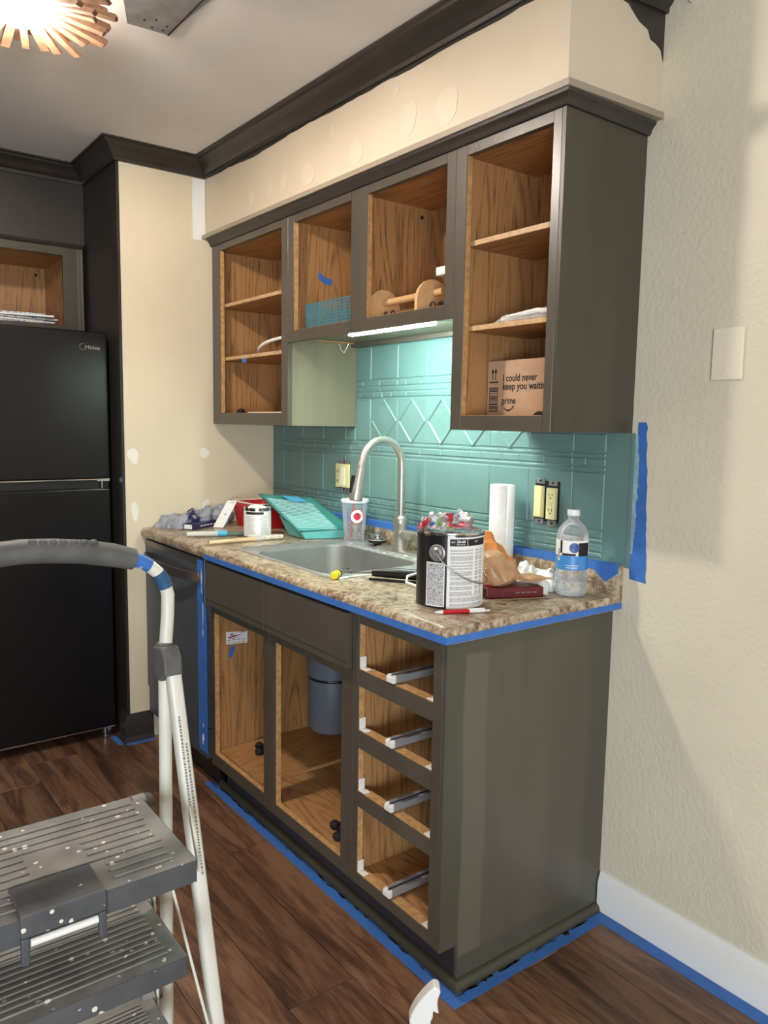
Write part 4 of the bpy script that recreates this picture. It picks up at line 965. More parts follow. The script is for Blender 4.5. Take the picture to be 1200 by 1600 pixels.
# big paint can
cx, cy, r = 1.746, -.463, .0835
t = thing('paint_can', 'large metal paint can with black and white label at the counter corner', 'paint can', (cx,cy,Z))
B().lathe([(0,Z+.0012),(r-.004,Z+.0012),(r-.003,Z+.0003),(r+.0008,Z+.0006),(r+.001,Z+.004),(r-.001,Z+.0055),(r-.001,Z+.183),(r+.001,Z+.185),(r+.0018,Z+.188),(r+.001,Z+.191),(r-.006,Z+.191),(r-.008,Z+.186),(r-.014,Z+.186),(r-.016,Z+.189),(r-.020,Z+.184),(0,Z+.184)], (cx,cy,0), n=64).build('can', M['chrome'], t, smooth=True, angle=30)
def cylmap(cx, cy, r, a0): return lambda u_, v_: (cx+r*math.cos(a0+u_/r), cy+r*math.sin(a0+u_/r), v_)
def cylpatch(b, f, u0, u1, v0, v1, n=16, mi=0):
    vs = []
    for i in range(n+1): u_ = u0+(u1-u0)*i/n; vs += [f(u_,v0), f(u_,v1)]
    return b.add(vs, [(2*i,2*i+2,2*i+3,2*i+1) for i in range(n)], mi)
va = math.atan2(CAM.y-cy, CAM.x-cx)     # bearing of the label front
f1 = cylmap(cx,cy,r+.0002,va); f2 = cylmap(cx,cy,r+.0006,va); f3 = cylmap(cx,cy,r+.0009,va)
L = r*PI
cylpatch(B(), f1, -L, L, Z+.006, Z+.182, 64).build('label', M['black'], t, smooth=True, fix=False)
o = cylpatch(B(), f2, -.0065, .125, Z+.006, Z+.181, 24).build('white_panel', M['paperwhite'], t, smooth=True, fix=False)
cylpatch(B(), f2, -.062, -.012, Z+.010, Z+.118, 12).build('white_panel', M['paperwhite'], t, smooth=True, fix=False)
b = cylpatch(B(), f3, -.0595, -.0145, Z+.013, Z+.1155, 12); b.build('small_print', M['print'], t, smooth=True, fix=False)
b = B(); cylpatch(b, f3, -.001, .043, Z+.160, Z+.177, 8); cylpatch(b, f3, .0445, .11, Z+.160, Z+.177, 10); b.build('header_band', M['ink'], t, smooth=True, fix=False)
f4 = cylmap(cx,cy,r+.0012,va)
b = B().text('350-400', .016, Z+.168, width=.022, size=.0085, fn=f4, bold=.03); b.text('SQ FT/GAL', .016, Z+.1625, width=.022, size=.0045, fn=f4, bold=.01)
b.text('COAT', .002, Z+.168, width=.010, size=.005, fn=f4, bold=.02); b.text('DRY', .065, Z+.168, width=.012, size=.006, fn=f4); b.build('header_lettering', M['paperwhite'], t, fix=False)
b = B(); random.seed(31); z = Z+.150
while z > Z+.012:
    n_ = random.choice([2,3,4,5])
    for q in range(n_):
        if z < Z+.012: break
        e_ = .060 if z > Z+.04 else .10
        u_ = .001
        while u_ < e_:
            w_ = random.uniform(.004,.016); cylpatch(b, f3, u_, min(e_,u_+w_), z, z+.0011, 2); u_ += w_+.0012
        if z > Z+.04:
            for q2 in range(2): cylpatch(b, f3, .068+q2*.016, .081+q2*.016-random.uniform(0,.004), z, z+.0011, 2)
        z -= .0024
    z -= .0028
b.build('printed_lines', M['ink_grey'], t, fix=False)['kind'] = 'stuff'
# pail ear and wire bail
ea = va-.032/r
er = Vector((math.cos(ea), math.sin(ea), 0)); et = Vector((-er.y, er.x, 0))
Mx = Matrix((et, Vector((0,0,1)), er)).transposed().to_4x4(); Mx.translation = Vector((cx,cy,Z+.142))+er*(r-.001)
B().lathe([(.021,0),(.021,.0025),(.018,.004),(.014,.0035),(.011,.006),(.009,.0075),(.005,.007),(0,.0065)], (0,0,0), n=28, M=Mx).build('handle_ear', M['steel_dark'], t, smooth=True, angle=30)
bail = []
for k in range(25):
    s_ = k/24; a = ea+PI*s_; rr_ = r+.006+.004*math.sin(PI*s_)
    bail.append((cx+rr_*math.cos(a), cy+rr_*math.sin(a), Z+.142-.078*math.sin(PI*min(1, s_*1.0))**.8))
B().tube(bail, .0017, 8).build('wire_handle', M['steel_dark'], t, smooth=True)
# plastic wrap on the lid
t = thing('crumpled_wrapper', 'crumpled clear plastic wrapper with red print on top of the large paint can', 'wrapper', (cx,cy,Z+.191))
random.seed(77)
mats = [M['wrap'], plain('red_film_print', lin(176,52,66), .3), plain('green_film_print', lin(140,170,110), .3), plain('blue_film_print', lin(40,90,150), .3), plain('white_film_glint', lin(230,230,232), .3)]  # the white entry paints highlights on the film, the other colours are print
def wrapm(p):
    n1 = noise.noise(p*38); n2 = noise.noise(p*55+Vector((9,3,1)))
    if n1 > .22: return 1
    if n2 > .30: return 2
    if n2 < -.48: return 3
    if n1 < -.22: return 4
    return 0
crumpled('wrap', [(cx-.075,cy-.055,Z+.192),(cx-.05,cy-.068,Z+.212),(cx-.065,cy+.02,Z+.195),(cx,cy-.03,Z+.192),(cx+.03,cy+.05,Z+.192),(cx+.01,cy+.05,Z+.222),(cx-.03,cy-.01,Z+.222),(cx-.02,cy-.05,Z+.198)], mats, t, 5, .011, 26, 4, zmin=Z+.1918, mfn=wrapm)
crumpled('wrap_end', [(cx-.01,cy+.03,Z+.200),(cx-.0,cy+.07,Z+.205),(cx-.03,cy+.085,Z+.210),(cx-.005,cy+.075,Z+.225),(cx-.02,cy+.04,Z+.230),(cx+.015,cy+.06,Z+.218)], M['wrap'], t, 6, .008, 30, 3, zmin=Z+.1918)

# small can
cx, cy, r = .468, -.332, .053
t = thing('paint_can', 'small quart paint can with white label and dried paint on its lid', 'paint can', (cx,cy,Z))
B().lathe([(0,Z+.001),(r-.003,Z+.001),(r+.001,Z+.0005),(r+.001,Z+.003),(r-.001,Z+.004),(r-.001,Z+.110),(r+.001,Z+.112),(r+.001,Z+.117),(r-.004,Z+.117),(r-.007,Z+.112),(0,Z+.112)], (cx,cy,0), n=48).build('can', M['chrome'], t, smooth=True, angle=30)
va = math.atan2(CAM.y-cy, CAM.x-cx); f1 = cylmap(cx,cy,r+.0002,va); f3 = cylmap(cx,cy,r+.0007,va)
cylpatch(B(), f1, -r*PI, r*PI, Z+.005, Z+.104, 48).build('label', M['paperwhite'], t, smooth=True, fix=False)
b = B(); cylpatch(b, f3, -.05, .025, Z+.092, Z+.102, 12); b.build('header_band', M['ink'], t, fix=False)
b = B(); random.seed(32)
for q in range(15):
    z = Z+.084-q*.0048
    cylpatch(b, f3, -.045, -.006-random.uniform(0,.008), z, z+.0013, 6)
    cylpatch(b, f3, .012, .045-random.uniform(0,.01), z, z+.0013, 4)
b.build('small_print', M['ink_grey'], t, fix=False)['kind'] = 'stuff'
crumpled('dried_paint', [(cx-.04,cy-.02,Z+.113),(cx+.03,cy-.035,Z+.113),(cx+.035,cy+.02,Z+.116),(cx-.02,cy+.04,Z+.114),(cx,cy,Z+.124)], M['spackle'], t, 9, .004, 40, 3)

# drink cup with straw
cx, cy = .790, -.092
t = thing('drink_cup', 'clear plastic fast-food cup with a round red emblem and red straw', 'cup', (cx,cy,Z+.0035))
zc = Z+.004
B().lathe([(0,zc+.0015),(.034,zc+.001),(.037,zc),(.0385,zc+.003),(.0395,zc+.018),(.0375,zc+.020),(.041,zc+.05),(.0485,zc+.150),(.049,zc+.152)], (cx,cy,0), n=40).build('cup', M['cup'], t, smooth=True, angle=40)
o = B().lathe([(.0485,zc+.150),(.0525,zc+.150),(.0535,zc+.153),(.0535,zc+.158),(.0515,zc+.161),(.047,zc+.161),(.045,zc+.156),(0,zc+.156)], (cx,cy,0), n=40).build('lid', glassy('frosted_lid', (.93,.96,1,1), .3, alpha_mix=.35), t, smooth=True, angle=40)
B().tube([(cx-.008,cy-.014,zc+.004),(cx+.0,cy-.003,zc+.156),(cx+.001,cy-.001,zc+.250)], .0038, 12).build('straw', plain('red_straw', lin(216,50,56), .35), t, smooth=True)
va = math.atan2(CAM.y-cy, CAM.x-cx)
def fcup(u_, v_):
    rr_ = .0385+(v_-zc)*.0695; a = va+.22+u_/.047; return (cx+(rr_+.0008)*math.cos(a), cy+(rr_+.0008)*math.sin(a), v_)
def ring(b, u0, v0, r0, r1, n=28, mi=0, f=fcup):
    vs = []
    for k in range(n): a = 2*PI*k/n; vs += [f(u0+r0*math.cos(a), v0+r0*math.sin(a)), f(u0+r1*math.cos(a), v0+r1*math.sin(a))]
    return b.add(vs, [(2*k,2*k+1,(2*k+3)%(2*n),(2*k+2)%(2*n)) for k in range(n)], mi)
ev = zc+.100
b = ring(B(), 0, ev, .0001, .0275, mi=0); ring(b, 0, ev, .0250, .0275, mi=1, f=lambda u_, v_: tuple(Vector(fcup(u_,v_))+Vector((.0003,-.0003,0)))); ring(b, 0, ev, .0001, .014, mi=1, f=lambda u_, v_: tuple(Vector(fcup(u_,v_))+Vector((.0003,-.0003,0))))
b.build('emblem', [M['paperwhite'], plain('crimson_print', lin(190,38,58), .5)], t, fix=False)

# red tray/bucket and teal tray
t = thing('red_paint_tub', 'red plastic paint tub with dried white paint round the rim', 'tub', (.215,-.19,Z))
def taper(x0,x1,y0,y1,z0,z1,g): return [L_(x0+g,x1-g,y0+g,y1-g,.015,z0), L_(x0,x1,y0,y1,.02,z1)]
lo = taper(.095,.325,-.265,-.095,Z+.0005,Z+.105,.018); lin_ = [L_(.099,.321,-.261,-.099,.018,Z+.105), L_(.118,.302,-.244,-.116,.014,Z+.006)]
loops(B(), [lo[0],lo[1]]+lin_, cap=True).add(lo[0], [tuple(range(27,-1,-1))]).build('tub', M['red'], t, smooth=True, angle=50)
loops(B(), [L_(.0945,.3255,-.2655,-.0945,.02,Z+.1052), L_(.0945,.3255,-.2655,-.0945,.02,Z+.110), L_(.101,.319,-.259,-.101,.018,Z+.110), L_(.101,.319,-.259,-.101,.018,Z+.1052)]).build('dried_paint', M['spackle'], t)
t = thing('paint_tray', 'clear teal-stained ribbed paint tray propped up against the red tub', 'paint tray', (.55,-.13,Z))
A_, B_2, C_, D_ = [Vector(p) for p in ((.305,-.238,1.0625),(.385,-.034,1.046),(.70,-.035,.952),(.625,-.235,.945))]
def tp_(u_, v_, h=0):
    p = (A_*(1-u_)+D_*u_)*(1-v_)+(B_2*(1-u_)+C_*u_)*v_; nrm = (D_-A_).cross(B_2-A_).normalized()
    if nrm.z < 0: nrm = -nrm
    return p+nrm*h
def dep(u_): return -.010-.020*max(0,(u_-.1))/.9
nu, nv = 24, 8; b = B(); vs = []
for i in range(nu+1):
    for j in range(nv+1):
        u_ = i/nu; v_ = j/nv; edge = min(u_,1-u_)*.33 < .0001 or min(v_,1-v_) < .0001
        if i in (0,nu) or j in (0,nv): vs.append(tp_(u_,v_,0))
        else: vs.append(tp_(u_, .05+.9*v_ if True else v_, dep(u_)+.0008*(i%2)))
for i in range(nu):
    for j in range(nv): b.f.append((i*(nv+1)+j,(i+1)*(nv+1)+j,(i+1)*(nv+1)+j+1,i*(nv+1)+j+1)); b.m.append(0)
b.v = [tuple(v) for v in vs]
b.build('pan', M['teal_clear'], t, solid=.0012, fix=False)
B().tube([A_,B_2,C_,D_], .0035, 8, close=True).build('rim', M['teal_clear'], t, smooth=True)
for k in range(19):
    u_ = .06+.74*k/19; B().tube([tp_(u_, .06, dep(u_)+.004), tp_(u_+.10, .94, dep(u_+.10)+.004)], .0017, 5).build('rib', plain('rib_teal_highlit', lin(186,228,224), .3) if k == 0 else bpy.data.materials['rib_teal_highlit'], t)  # real ribs, with their whitish highlight put into the colour
b = B(); n_ = 14; vs = []
for i in range(n_+1):
    for j in range(7):
        v_ = .06+.88*j/6; us = .40+.10*math.sin(3.3*v_+.6); u_ = us+(.965-us)*i/n_; vs.append(tp_(u_, v_, dep(u_)+.0022))
b.add(vs, [(i*7+j,(i+1)*7+j,(i+1)*7+j+1,i*7+j+1) for i in range(n_) for j in range(6)]).build('paint_film', M['teal_wet'], t, smooth=True, fix=False)
b = B(); low = [tp_(1,0), tp_(1,1)]; bt = [Vector((.640,-.215,Z+.0008)), Vector((.700,-.050,Z+.0008)), Vector((.55,-.045,Z+.0008)), Vector((.50,-.212,Z+.0008))]
up4 = [tp_(1,.02,-.001), tp_(1,.98,-.001), tp_(.50,.98,-.016), tp_(.50,.02,-.016)]
b.add(up4+bt, [(0,1,5,4),(1,2,6,5),(2,3,7,6),(3,0,4,7),(7,6,5,4)]).build('well', M['teal_wet'], t, bevel=.004)
B().prism([(0,0)], 0, 0) if False else None
b = B().add([tp_(.02,.40,.004),tp_(.02,.72,.004),tp_(.17,.80,.002),tp_(.17,.48,.002)], [(0,1,2,3)]); b.build('tape_tab', M['tape_light'], t, solid=.0005, fix=False)

# grey bag, navy box, card
t = thing('grey_plastic_bag', 'crumpled grey plastic bag with a dark blue printed patch on the counter end', 'bag', (.10,-.42,Z))
crumpled('bag', [(.02,-.585,Z+.001),(.012,-.54,Z+.040),(.13,-.515,Z+.001),(.015,-.42,Z+.055),(.12,-.50,Z+.030),(.085,-.43,Z+.058),(.02,-.33,Z+.060),(.075,-.36,Z+.058),(.03,-.30,Z+.002),(.07,-.39,Z+.002)], [M['greybag'],M['navy']], t, 21, .011, 20, 4, zmin=Z+.0005, mfn=lambda p: 1 if (-.47 < p.y < -.41 and p.z > Z+.025 and noise.noise(p*30) > -.15) else 0)
crumpled('bag_end', [(.02,-.34,Z+.001),(.07,-.33,Z+.001),(.015,-.25,Z+.03),(.085,-.27,Z+.080),(.04,-.28,Z+.092),(.02,-.33,Z+.06),(.08,-.31,Z+.06),(.05,-.24,Z+.002)], M['greybag'], t, 22, .010, 20, 4, zmin=Z+.0005)
t = thing('navy_carton', 'flat navy blue carton with one open white end lying before the grey bag', 'carton', (.16,-.42,Z))
ux = Vector((.075-.165,-.325+.478,0)).normalized(); uy = Vector((-ux.y,ux.x,0))
def obox(o_, lx, ly, z0, z1, ux=ux, uy=uy):
    o_ = Vector(o_); return B().add([o_+ux*a*lx+uy*b_*ly+Vector((0,0,z)) for z in (z0,z1) for b_ in (0,1) for a in (0,1)], [(0,2,3,1),(4,5,7,6),(0,1,5,4),(2,6,7,3),(0,4,6,2),(1,3,7,5)])
o0 = Vector((.185,-.478,0)); obox(o0, .165, .05, Z+.0005, Z+.026).build('carton', M['navy'], t, bevel=.001)
obox(o0-ux*.0012+uy*.006, .0010, .038, Z+.004, Z+.022).build('open_end', M['paperwhite'], t)
b = B()
for k in range(5):
    q0 = o0+ux*(.05+.022*k)-uy*.0006; b.add([q0+Vector((0,0,Z+.010)), q0+ux*.015+Vector((0,0,Z+.010)), q0+ux*.015+Vector((0,0,Z+.015)), q0+Vector((0,0,Z+.015))], [(0,1,2,3)])
b.build('lettering', M['paperwhite'], t, fix=False)
t = thing('white_tag_card', 'narrow white card propped up against the grey bag', 'card', (.15,-.32,Z))
b = B().add([(.150,-.375,Z+.002),(.185,-.345,Z+.002),(.150,-.262,Z+.108),(.112,-.290,Z+.108)], [(0,1,2,3)]); b.build('card', M['paperwhite'], t, solid=.001, fix=False)
c0, c1, c2 = Vector((.1545,-.372,Z+.002)), Vector((.185-.1535,-.345+.372,0)), Vector((-.036,.083,.106))
off = Vector((.001,-.0012,.0012))
b = B().add([c0+c1*.35+c2*.47+off, c0+c1*.65+c2*.47+off, c0+c1*.65+c2*.50+off, c0+c1*.35+c2*.50+off], [(0,1,2,3)]); b.add([c0+c1*.4+c2*.92+off, c0+c1*.8+c2*.92+off, c0+c1*.8+c2*.935+off, c0+c1*.4+c2*.935+off], [(0,1,2,3)])
b.build('printed_mark', M['ink_grey'], t, fix=False)

# brushes
def rod(t, name, p0, p1, r0, r1, mat, n=12): return B().tube([p0, Vector(p0).lerp(Vector(p1), .5), p1], [r0,(r0+r1)/2*1.02,r1], n).build(name, mat, t, smooth=True, angle=60)
t = thing('angled_paintbrush', 'paintbrush with grey handle and pale blue collar left of the small can', 'paintbrush', (.40,-.47,Z))
rod(t,'handle',(.357,-.578,Z+.0125),(.400,-.470,Z+.0125),.010,.0115,M['handle_grey']); rod(t,'collar',(.400,-.470,Z+.0125),(.414,-.436,Z+.0125),.0118,.0118,M['tape_light'])
B().cbox(-.012,.012,0,.085,-.006,.006,.003,'y').build('bristles', M['green_bristle'], t).matrix_local = Matrix.Translation(Vector((.413,-.438,Z+.0105))-Vector(t['_o'])) @ Matrix.Rotation(-.3,4,'Z') @ Matrix.Translation(Vector(t['_o']))
t = thing('flat_paintbrush', 'paintbrush with plain wooden handle and pale bristles at the sink edge', 'paintbrush', (.60,-.42,Z))
rod(t,'handle',(.578,-.588,Z+.0095),(.577,-.40,Z+.0095),.0075,.009,M['wood_handle']); rod(t,'ferrule',(.577,-.40,Z+.0095),(.576,-.36,Z+.0095),.0095,.0115,M['handle_grey'])
B().cbox(.563,.590,-.362,-.285,Z+.0015,Z+.019,.005,'y').build('bristles', M['bristle'], t)

# scraper / rods near the sink corner
t = thing('paint_scraper', 'paint scraper with speckled black handle and long steel blade beside the large can', 'scraper', (1.45,-.42,Z))
B().tube([(1.395,-.445,Z+.022),(1.425,-.425,Z+.023),(1.50,-.372,Z+.023),(1.535,-.348,Z+.021)], [.0125,.0150,.0155,.012], 14).build('handle', M['black'], t, smooth=True)
B().tube([(1.335,-.492,Z+.013),(1.42,-.43,Z+.022)], .0036, 8).build('shank', M['chrome'], t, smooth=True)
t = thing('yellow_screwdriver', 'yellow-ended tool with black collar lying at the sink front corner', 'tool', (1.335,-.53,Z))
d = Vector((-.55,.83,0)).normalized(); p = Vector((1.343,-.548,Z+.0125))
B().tube([p, p+d*.003, p+d*.03, p+d*.034], [.009,.0122,.0122,.010], 14).build('handle', M['yellow'], t, smooth=True)
B().tube([p+d*.034, p+d*.042], [.0125,.011], 14).build('collar', M['black'], t, smooth=True)
B().tube([p+d*.042, p+d*.075+Vector((0,0,.006))], .0035, 8).tube([p+d*.06+Vector((-.012,0,.004)), p+d*.075+Vector((.0,.01,.006)), p+d*.08+Vector((.018,.012,.006))], .0028, 8).build('tip', M['chrome'], t, smooth=True)
smesh('white_cable', B().tube([(1.60,-.385,Z+.006),(1.56,-.415,Z+.006),(1.525,-.425,Z+.012),(1.505,-.405,Z+.024),(1.515,-.37,Z+.032),(1.56,-.34,Z+.03)], .0038, 8), M['white'], 'white cable loop at the left foot of the large paint can', 'cable', smooth=True)
t = thing('stirring_tool', 'black flat-handled tool with white end lying under the scraper', 'tool', (1.48,-.4,Z))
B().tube([(1.40,-.462,Z+.0045),(1.56,-.35,Z+.0045)], .0040, 8).build('shaft', M['black'], t); 

# brown bag behind the can
t = thing('brown_plastic_bag', 'crumpled tan and orange carrier bag slumped behind the large paint can', 'bag', (1.62,-.28,Z))
og = lambda p: 1 if (p.z > Z+.10 and noise.noise(p*16) > -.1 and p.x-p.y*.0 > 1.60) or noise.noise(p*20) > .42 else 0
crumpled('bag', [(1.60,-.35,Z+.001),(1.79,-.30,Z+.045),(1.56,-.27,Z+.001),(1.655,-.315,Z+.160),(1.615,-.28,Z+.165),(1.69,-.27,Z+.155),(1.73,-.26,Z+.10),(1.77,-.235,Z+.05),(1.74,-.33,Z+.04),(1.70,-.20,Z+.045)], [M['bag'],M['bag_orange']], t, 41, .011, 11, 4, zmin=Z+.0005, mfn=og)
crumpled('bag_corner', [(1.735,-.29,Z+.048),(1.72,-.22,Z+.046),(1.78,-.20,Z+.052),(1.83,-.165,Z+.047),(1.80,-.21,Z+.037),(1.78,-.17,Z+.042)], M['bag'], t, 42, .004, 20, 3, zmin=Z+.0375)
crumpled('bag_side', [(1.50,-.33,Z+.035),(1.47,-.30,Z+.055),(1.50,-.285,Z+.085),(1.57,-.35,Z+.10),(1.60,-.32,Z+.03),(1.60,-.37,Z+.07),(1.53,-.36,Z+.034)], M['bag'], t, 43, .007, 18, 4, zmin=Z+.034)
# maroon wallet
t = thing('maroon_packet', 'dark red open card packet lying right of the large paint can', 'packet', (1.74,-.24,Z))
Mx = Matrix.Translation((1.757,-.252,Z)) @ Matrix.Rotation(1.15,4,'Z')
B().box(-.085,.075,-.045,.04,.0006,.028, M=Mx).build('packet', M['maroon'], t, bevel=.003)
B().add([Mx @ Vector(v) for v in ((-.09,-.054,.001),(.08,-.054,.001),(.10,-.062,.004),(-.08,-.064,.001))], [(0,1,2,3)]).build('inner_card', M['kraft'], t, solid=.001, fix=False)
B().box(-.075,-.045,-.02,.02,.0282,.0286, M=Mx).build('red_flash', M['red'], t)
b = B()
for k in range(4): b.box(-.005+.016*k,.006+.016*k,-.0458,-.0452,.014,.0165, M=Mx)
b.build('lettering', M['ink_grey'], t)
# paper towels, tissues, bottle, pen
cx, cy = 1.530, -.066
t = thing('paper_towel_roll', 'white paper towel roll standing upright against the backsplash', 'paper towel roll', (cx,cy,Z))
pr = [(.034,Z+.001)]
for k in range(54): z = Z+.004+k*.005; pr += [(.0355+.0004*math.sin(k*1.7), z), (.0349, z+.0025)]
pr += [(.0345,Z+.273),(.013,Z+.273),(.013,Z+.25)]
B().lathe(pr, (cx,cy,0), n=36).build('roll', M['paperwhite'], t, smooth=True, angle=50)
va = math.atan2(CAM.y-cy, CAM.x-cx)
b = B(); vs = []
for k in range(9):
    a = va+.5+k*.12; rr_ = .0358+.0006*k; vs += [(cx+rr_*math.cos(a),cy+rr_*math.sin(a),Z+.001),(cx+rr_*math.cos(a),cy+rr_*math.sin(a),Z+.2735)]
b.add(vs, [(2*k,2*k+2,2*k+3,2*k+1) for k in range(8)]).build('loose_sheet', M['paperwhite'], t, solid=.0006, smooth=True, fix=False)
t = thing('crumpled_tissues', 'crumpled white paper towels left of the water bottle', 'tissues', (1.71,-.14,Z))
crumpled('tissue', [(1.66,-.12,Z+.001),(1.78,-.20,Z+.001),(1.80,-.10,Z+.001),(1.68,-.06,Z+.01),(1.70,-.14,Z+.055),(1.76,-.09,Z+.058),(1.73,-.07,Z+.05),(1.65,-.14,Z+.025)], M['paperwhite'], t, 51, .010, 20, 4, zmin=Z+.0005, smooth=False)
crumpled('tissue', [(1.74,-.20,Z+.001),(1.825,-.185,Z+.001),(1.80,-.15,Z+.02),(1.74,-.17,Z+.04),(1.76,-.15,Z+.045),(1.81,-.205,Z+.012)], M['paperwhite'], t, 52, .006, 26, 3, zmin=Z+.0005)
crumpled('tissue', [(1.62,-.19,Z+.001),(1.70,-.20,Z+.001),(1.69,-.13,Z+.03),(1.62,-.15,Z+.025),(1.66,-.16,Z+.04)], M['paperwhite'], t, 53, .006, 26, 3, zmin=Z+.0005)
cx, cy = 1.848, -.118
t = thing('water_bottle', 'clear plastic water bottle with blue and white label at the counter end', 'bottle', (cx,cy,Z))
pr = [(0,Z+.006),(.015,Z+.003),(.030,Z+.0006),(.038,Z+.003),(.0425,Z+.012),(.0425,Z+.026),(.0405,Z+.030),(.0425,Z+.034),(.0425,Z+.044),(.040,Z+.048),(.0425,Z+.052),(.0425,Z+.060),(.041,Z+.068),(.042,Z+.072),(.042,Z+.155),(.041,Z+.165),(.036,Z+.182),(.025,Z+.195),(.0155,Z+.202),(.0135,Z+.208),(.0135,Z+.212),(.0155,Z+.213),(.0155,Z+.215)]
B().lathe(pr, (cx,cy,0), n=40).build('bottle', M['clear'], t, smooth=True, angle=50)
B().lathe([(0,Z+.216),(.0165,Z+.216),(.0168,Z+.218),(.0165,Z+.229),(.0155,Z+.231),(0,Z+.231)], (cx,cy,0), n=28).build('cap', M['white'], t, smooth=True, angle=40)
B().lathe([(0,Z+.0075),(.030,Z+.003),(.0365,Z+.004),(.0412,Z+.013),(.0412,Z+.026),(.039,Z+.030),(.0412,Z+.034),(.0412,Z+.043),(0,Z+.043)], (cx,cy,0), n=40).build('water', M['water'], t, smooth=True)
va = math.atan2(CAM.y-cy, CAM.x-cx); f1 = cylmap(cx,cy,.0424,va); f2 = cylmap(cx,cy,.0427,va); f3 = cylmap(cx,cy,.0430,va)
b = B(); cylpatch(b, f1, -.133, .133, Z+.074, Z+.112, 40, 0); cylpatch(b, f1, -.133, .133, Z+.112, Z+.153, 40, 1)
b.build('label', [plain('blue_label', lin(70,140,206), .35), M['paperwhite']], t, smooth=True, fix=False)
b = B(); cylpatch(b, f2, .017, .055, Z+.112, Z+.147, 8); cylpatch(b, f2, -.034, -.027, Z+.118, Z+.152, 3); cylpatch(b, f2, -.027, .010, Z+.1125, Z+.1185, 6); b.build('dark_print', M['ink'], t, fix=False)
b = ring(B(), .006, Z+.134, .0001, .0135, f=f3); b.build('round_emblem', plain('navy_emblem', lin(56,84,150), .4), t, fix=False)
b = cylpatch(B(), f2, -.043, -.034, Z+.098, Z+.133, 4); b.build('barcode_panel', M['paperwhite'], t, fix=False)
b = B()
for k in range(9): cylpatch(b, f3, -.0418, -.0352, Z+.101+k*.0032, Z+.1022+k*.0032+.0005*(k%3), 2)
b.build('barcode', M['ink'], t, fix=False)
b = B()
for k in range(2): cylpatch(b, f2, -.016, .020-.004*k, Z+.086-k*.006, Z+.0875-k*.006, 4)
b.build('lettering', M['paperwhite'], t, fix=False)
t = thing('ballpoint_pen', 'red and white ballpoint pen at the front of the counter corner', 'pen', (1.835,-.505,Z))
p0, p1 = Vector((1.813,-.567,Z+.0055)), Vector((1.871,-.442,Z+.0055)); dv = p1-p0
B().tube([p0, p0+dv*.05, p0+dv*.14], [.0012,.003,.0048], 10).build('tip', M['white'], t, smooth=True)
B().tube([p0+dv*.14, p0+dv*.62], .0050, 10).build('barrel', M['red'], t, smooth=True)
B().tube([p0+dv*.62, p0+dv*.90, p0+dv*.91, p0+dv], [.0050,.0045,.0025,.0025], 10).build('upper_barrel', M['white'], t, smooth=True)
B().tube([p0+dv*.60+Vector((0,0,.0055)), p0+dv*.90+Vector((0,0,.0055))], .0014, 6).build('clip', M['white'], t)

# ================================================================== STEP LADDER
LO = Vector((1.76,-1.205,0))
t = thing('step_ladder', 'white steel step ladder with paint-splashed grey plastic treads and grey grip', 'step ladder', (1.9,-1.45,0))
WD = .50   # width between rails
ty = lambda y: y
def rail(side):
    yo = 0 if side > 0 else -WD
    return [Vector(p)+Vector((0,yo,0)) for p in ((1.80,-1.236,.012),(1.785,-1.226,.35),(1.772,-1.218,.618),(1.762,-1.212,.903))]
yc = -1.212-WD/2
hand = [(1.762,-1.212,.903),(1.76,-1.204,.99),(1.76,-1.203,1.03),(1.76,-1.209,1.055),(1.76,-1.222,1.075),(1.76,-1.241,1.092),(1.76,-1.268,1.104),(1.76,-1.30,1.114)]
gripL = [(1.76,-1.268,1.105),(1.76,-1.31,1.117),(1.76,-1.36,1.127),(1.76,-1.41,1.133),(1.76,yc,1.136)]
mir = lambda P: [(p[0], 2*yc-p[1], p[2]) for p in reversed(P)]
for side in (1,-1):
    R = rail(side) if side > 0 else [Vector((p.x, 2*yc-p.y, p.z)) for p in rail(1)]
    o = B().tube(R, .0125, 14).build('rail', M['ladder_white'], t, smooth=True)
    B().tube([R[0]-Vector((0,0,.0115)), R[0]+Vector((0,0,.03))], .0155, 12).build('foot', M['black'], o, smooth=True)
full = hand+gripL[1:]+mir(gripL)[1:]+mir(hand)[1:]
B().tube(full, .0125, 14).build('handle_tube', M['ladder_white'], t, smooth=True)
gp = gripL+mir(gripL)[1:]
B().tube(gp, [.020]+[.022]*(len(gp)-2)+[.020], 16).build('grip', M['grip'], t, smooth=True, angle=60)
random.seed(50)
bb = B()
for k in range(7):
    y = -1.335-.017*k; bb.tube([(1.768,y,1.141+k*.0013),(1.772,y-.007,1.1455+k*.0013),(1.772,y-.011,1.1455+k*.0013),(1.768,y-.017,1.142+k*.0013)], [.003,.0048,.0048,.003], 8)
bb.build('torn_foam', M['grip'], t)
for i, (a, b_) in enumerate([(6,7)]): pass
tb = B().tube([(1.76,-1.238,1.090),(1.76,-1.252,1.0985),(1.76,-1.270,1.105)], .0135, 14); tb.build('tape_wrap', M['tape'], t, smooth=True)
tb = B().tube([(1.76,-1.2065,1.045),(1.76,-1.212,1.060),(1.76,-1.222,1.075)], .0135, 14); tb.build('tape_wrap', plain('worn_blue_tape', lin(44,88,128), .6, var=.2, vs=40), t, smooth=True)
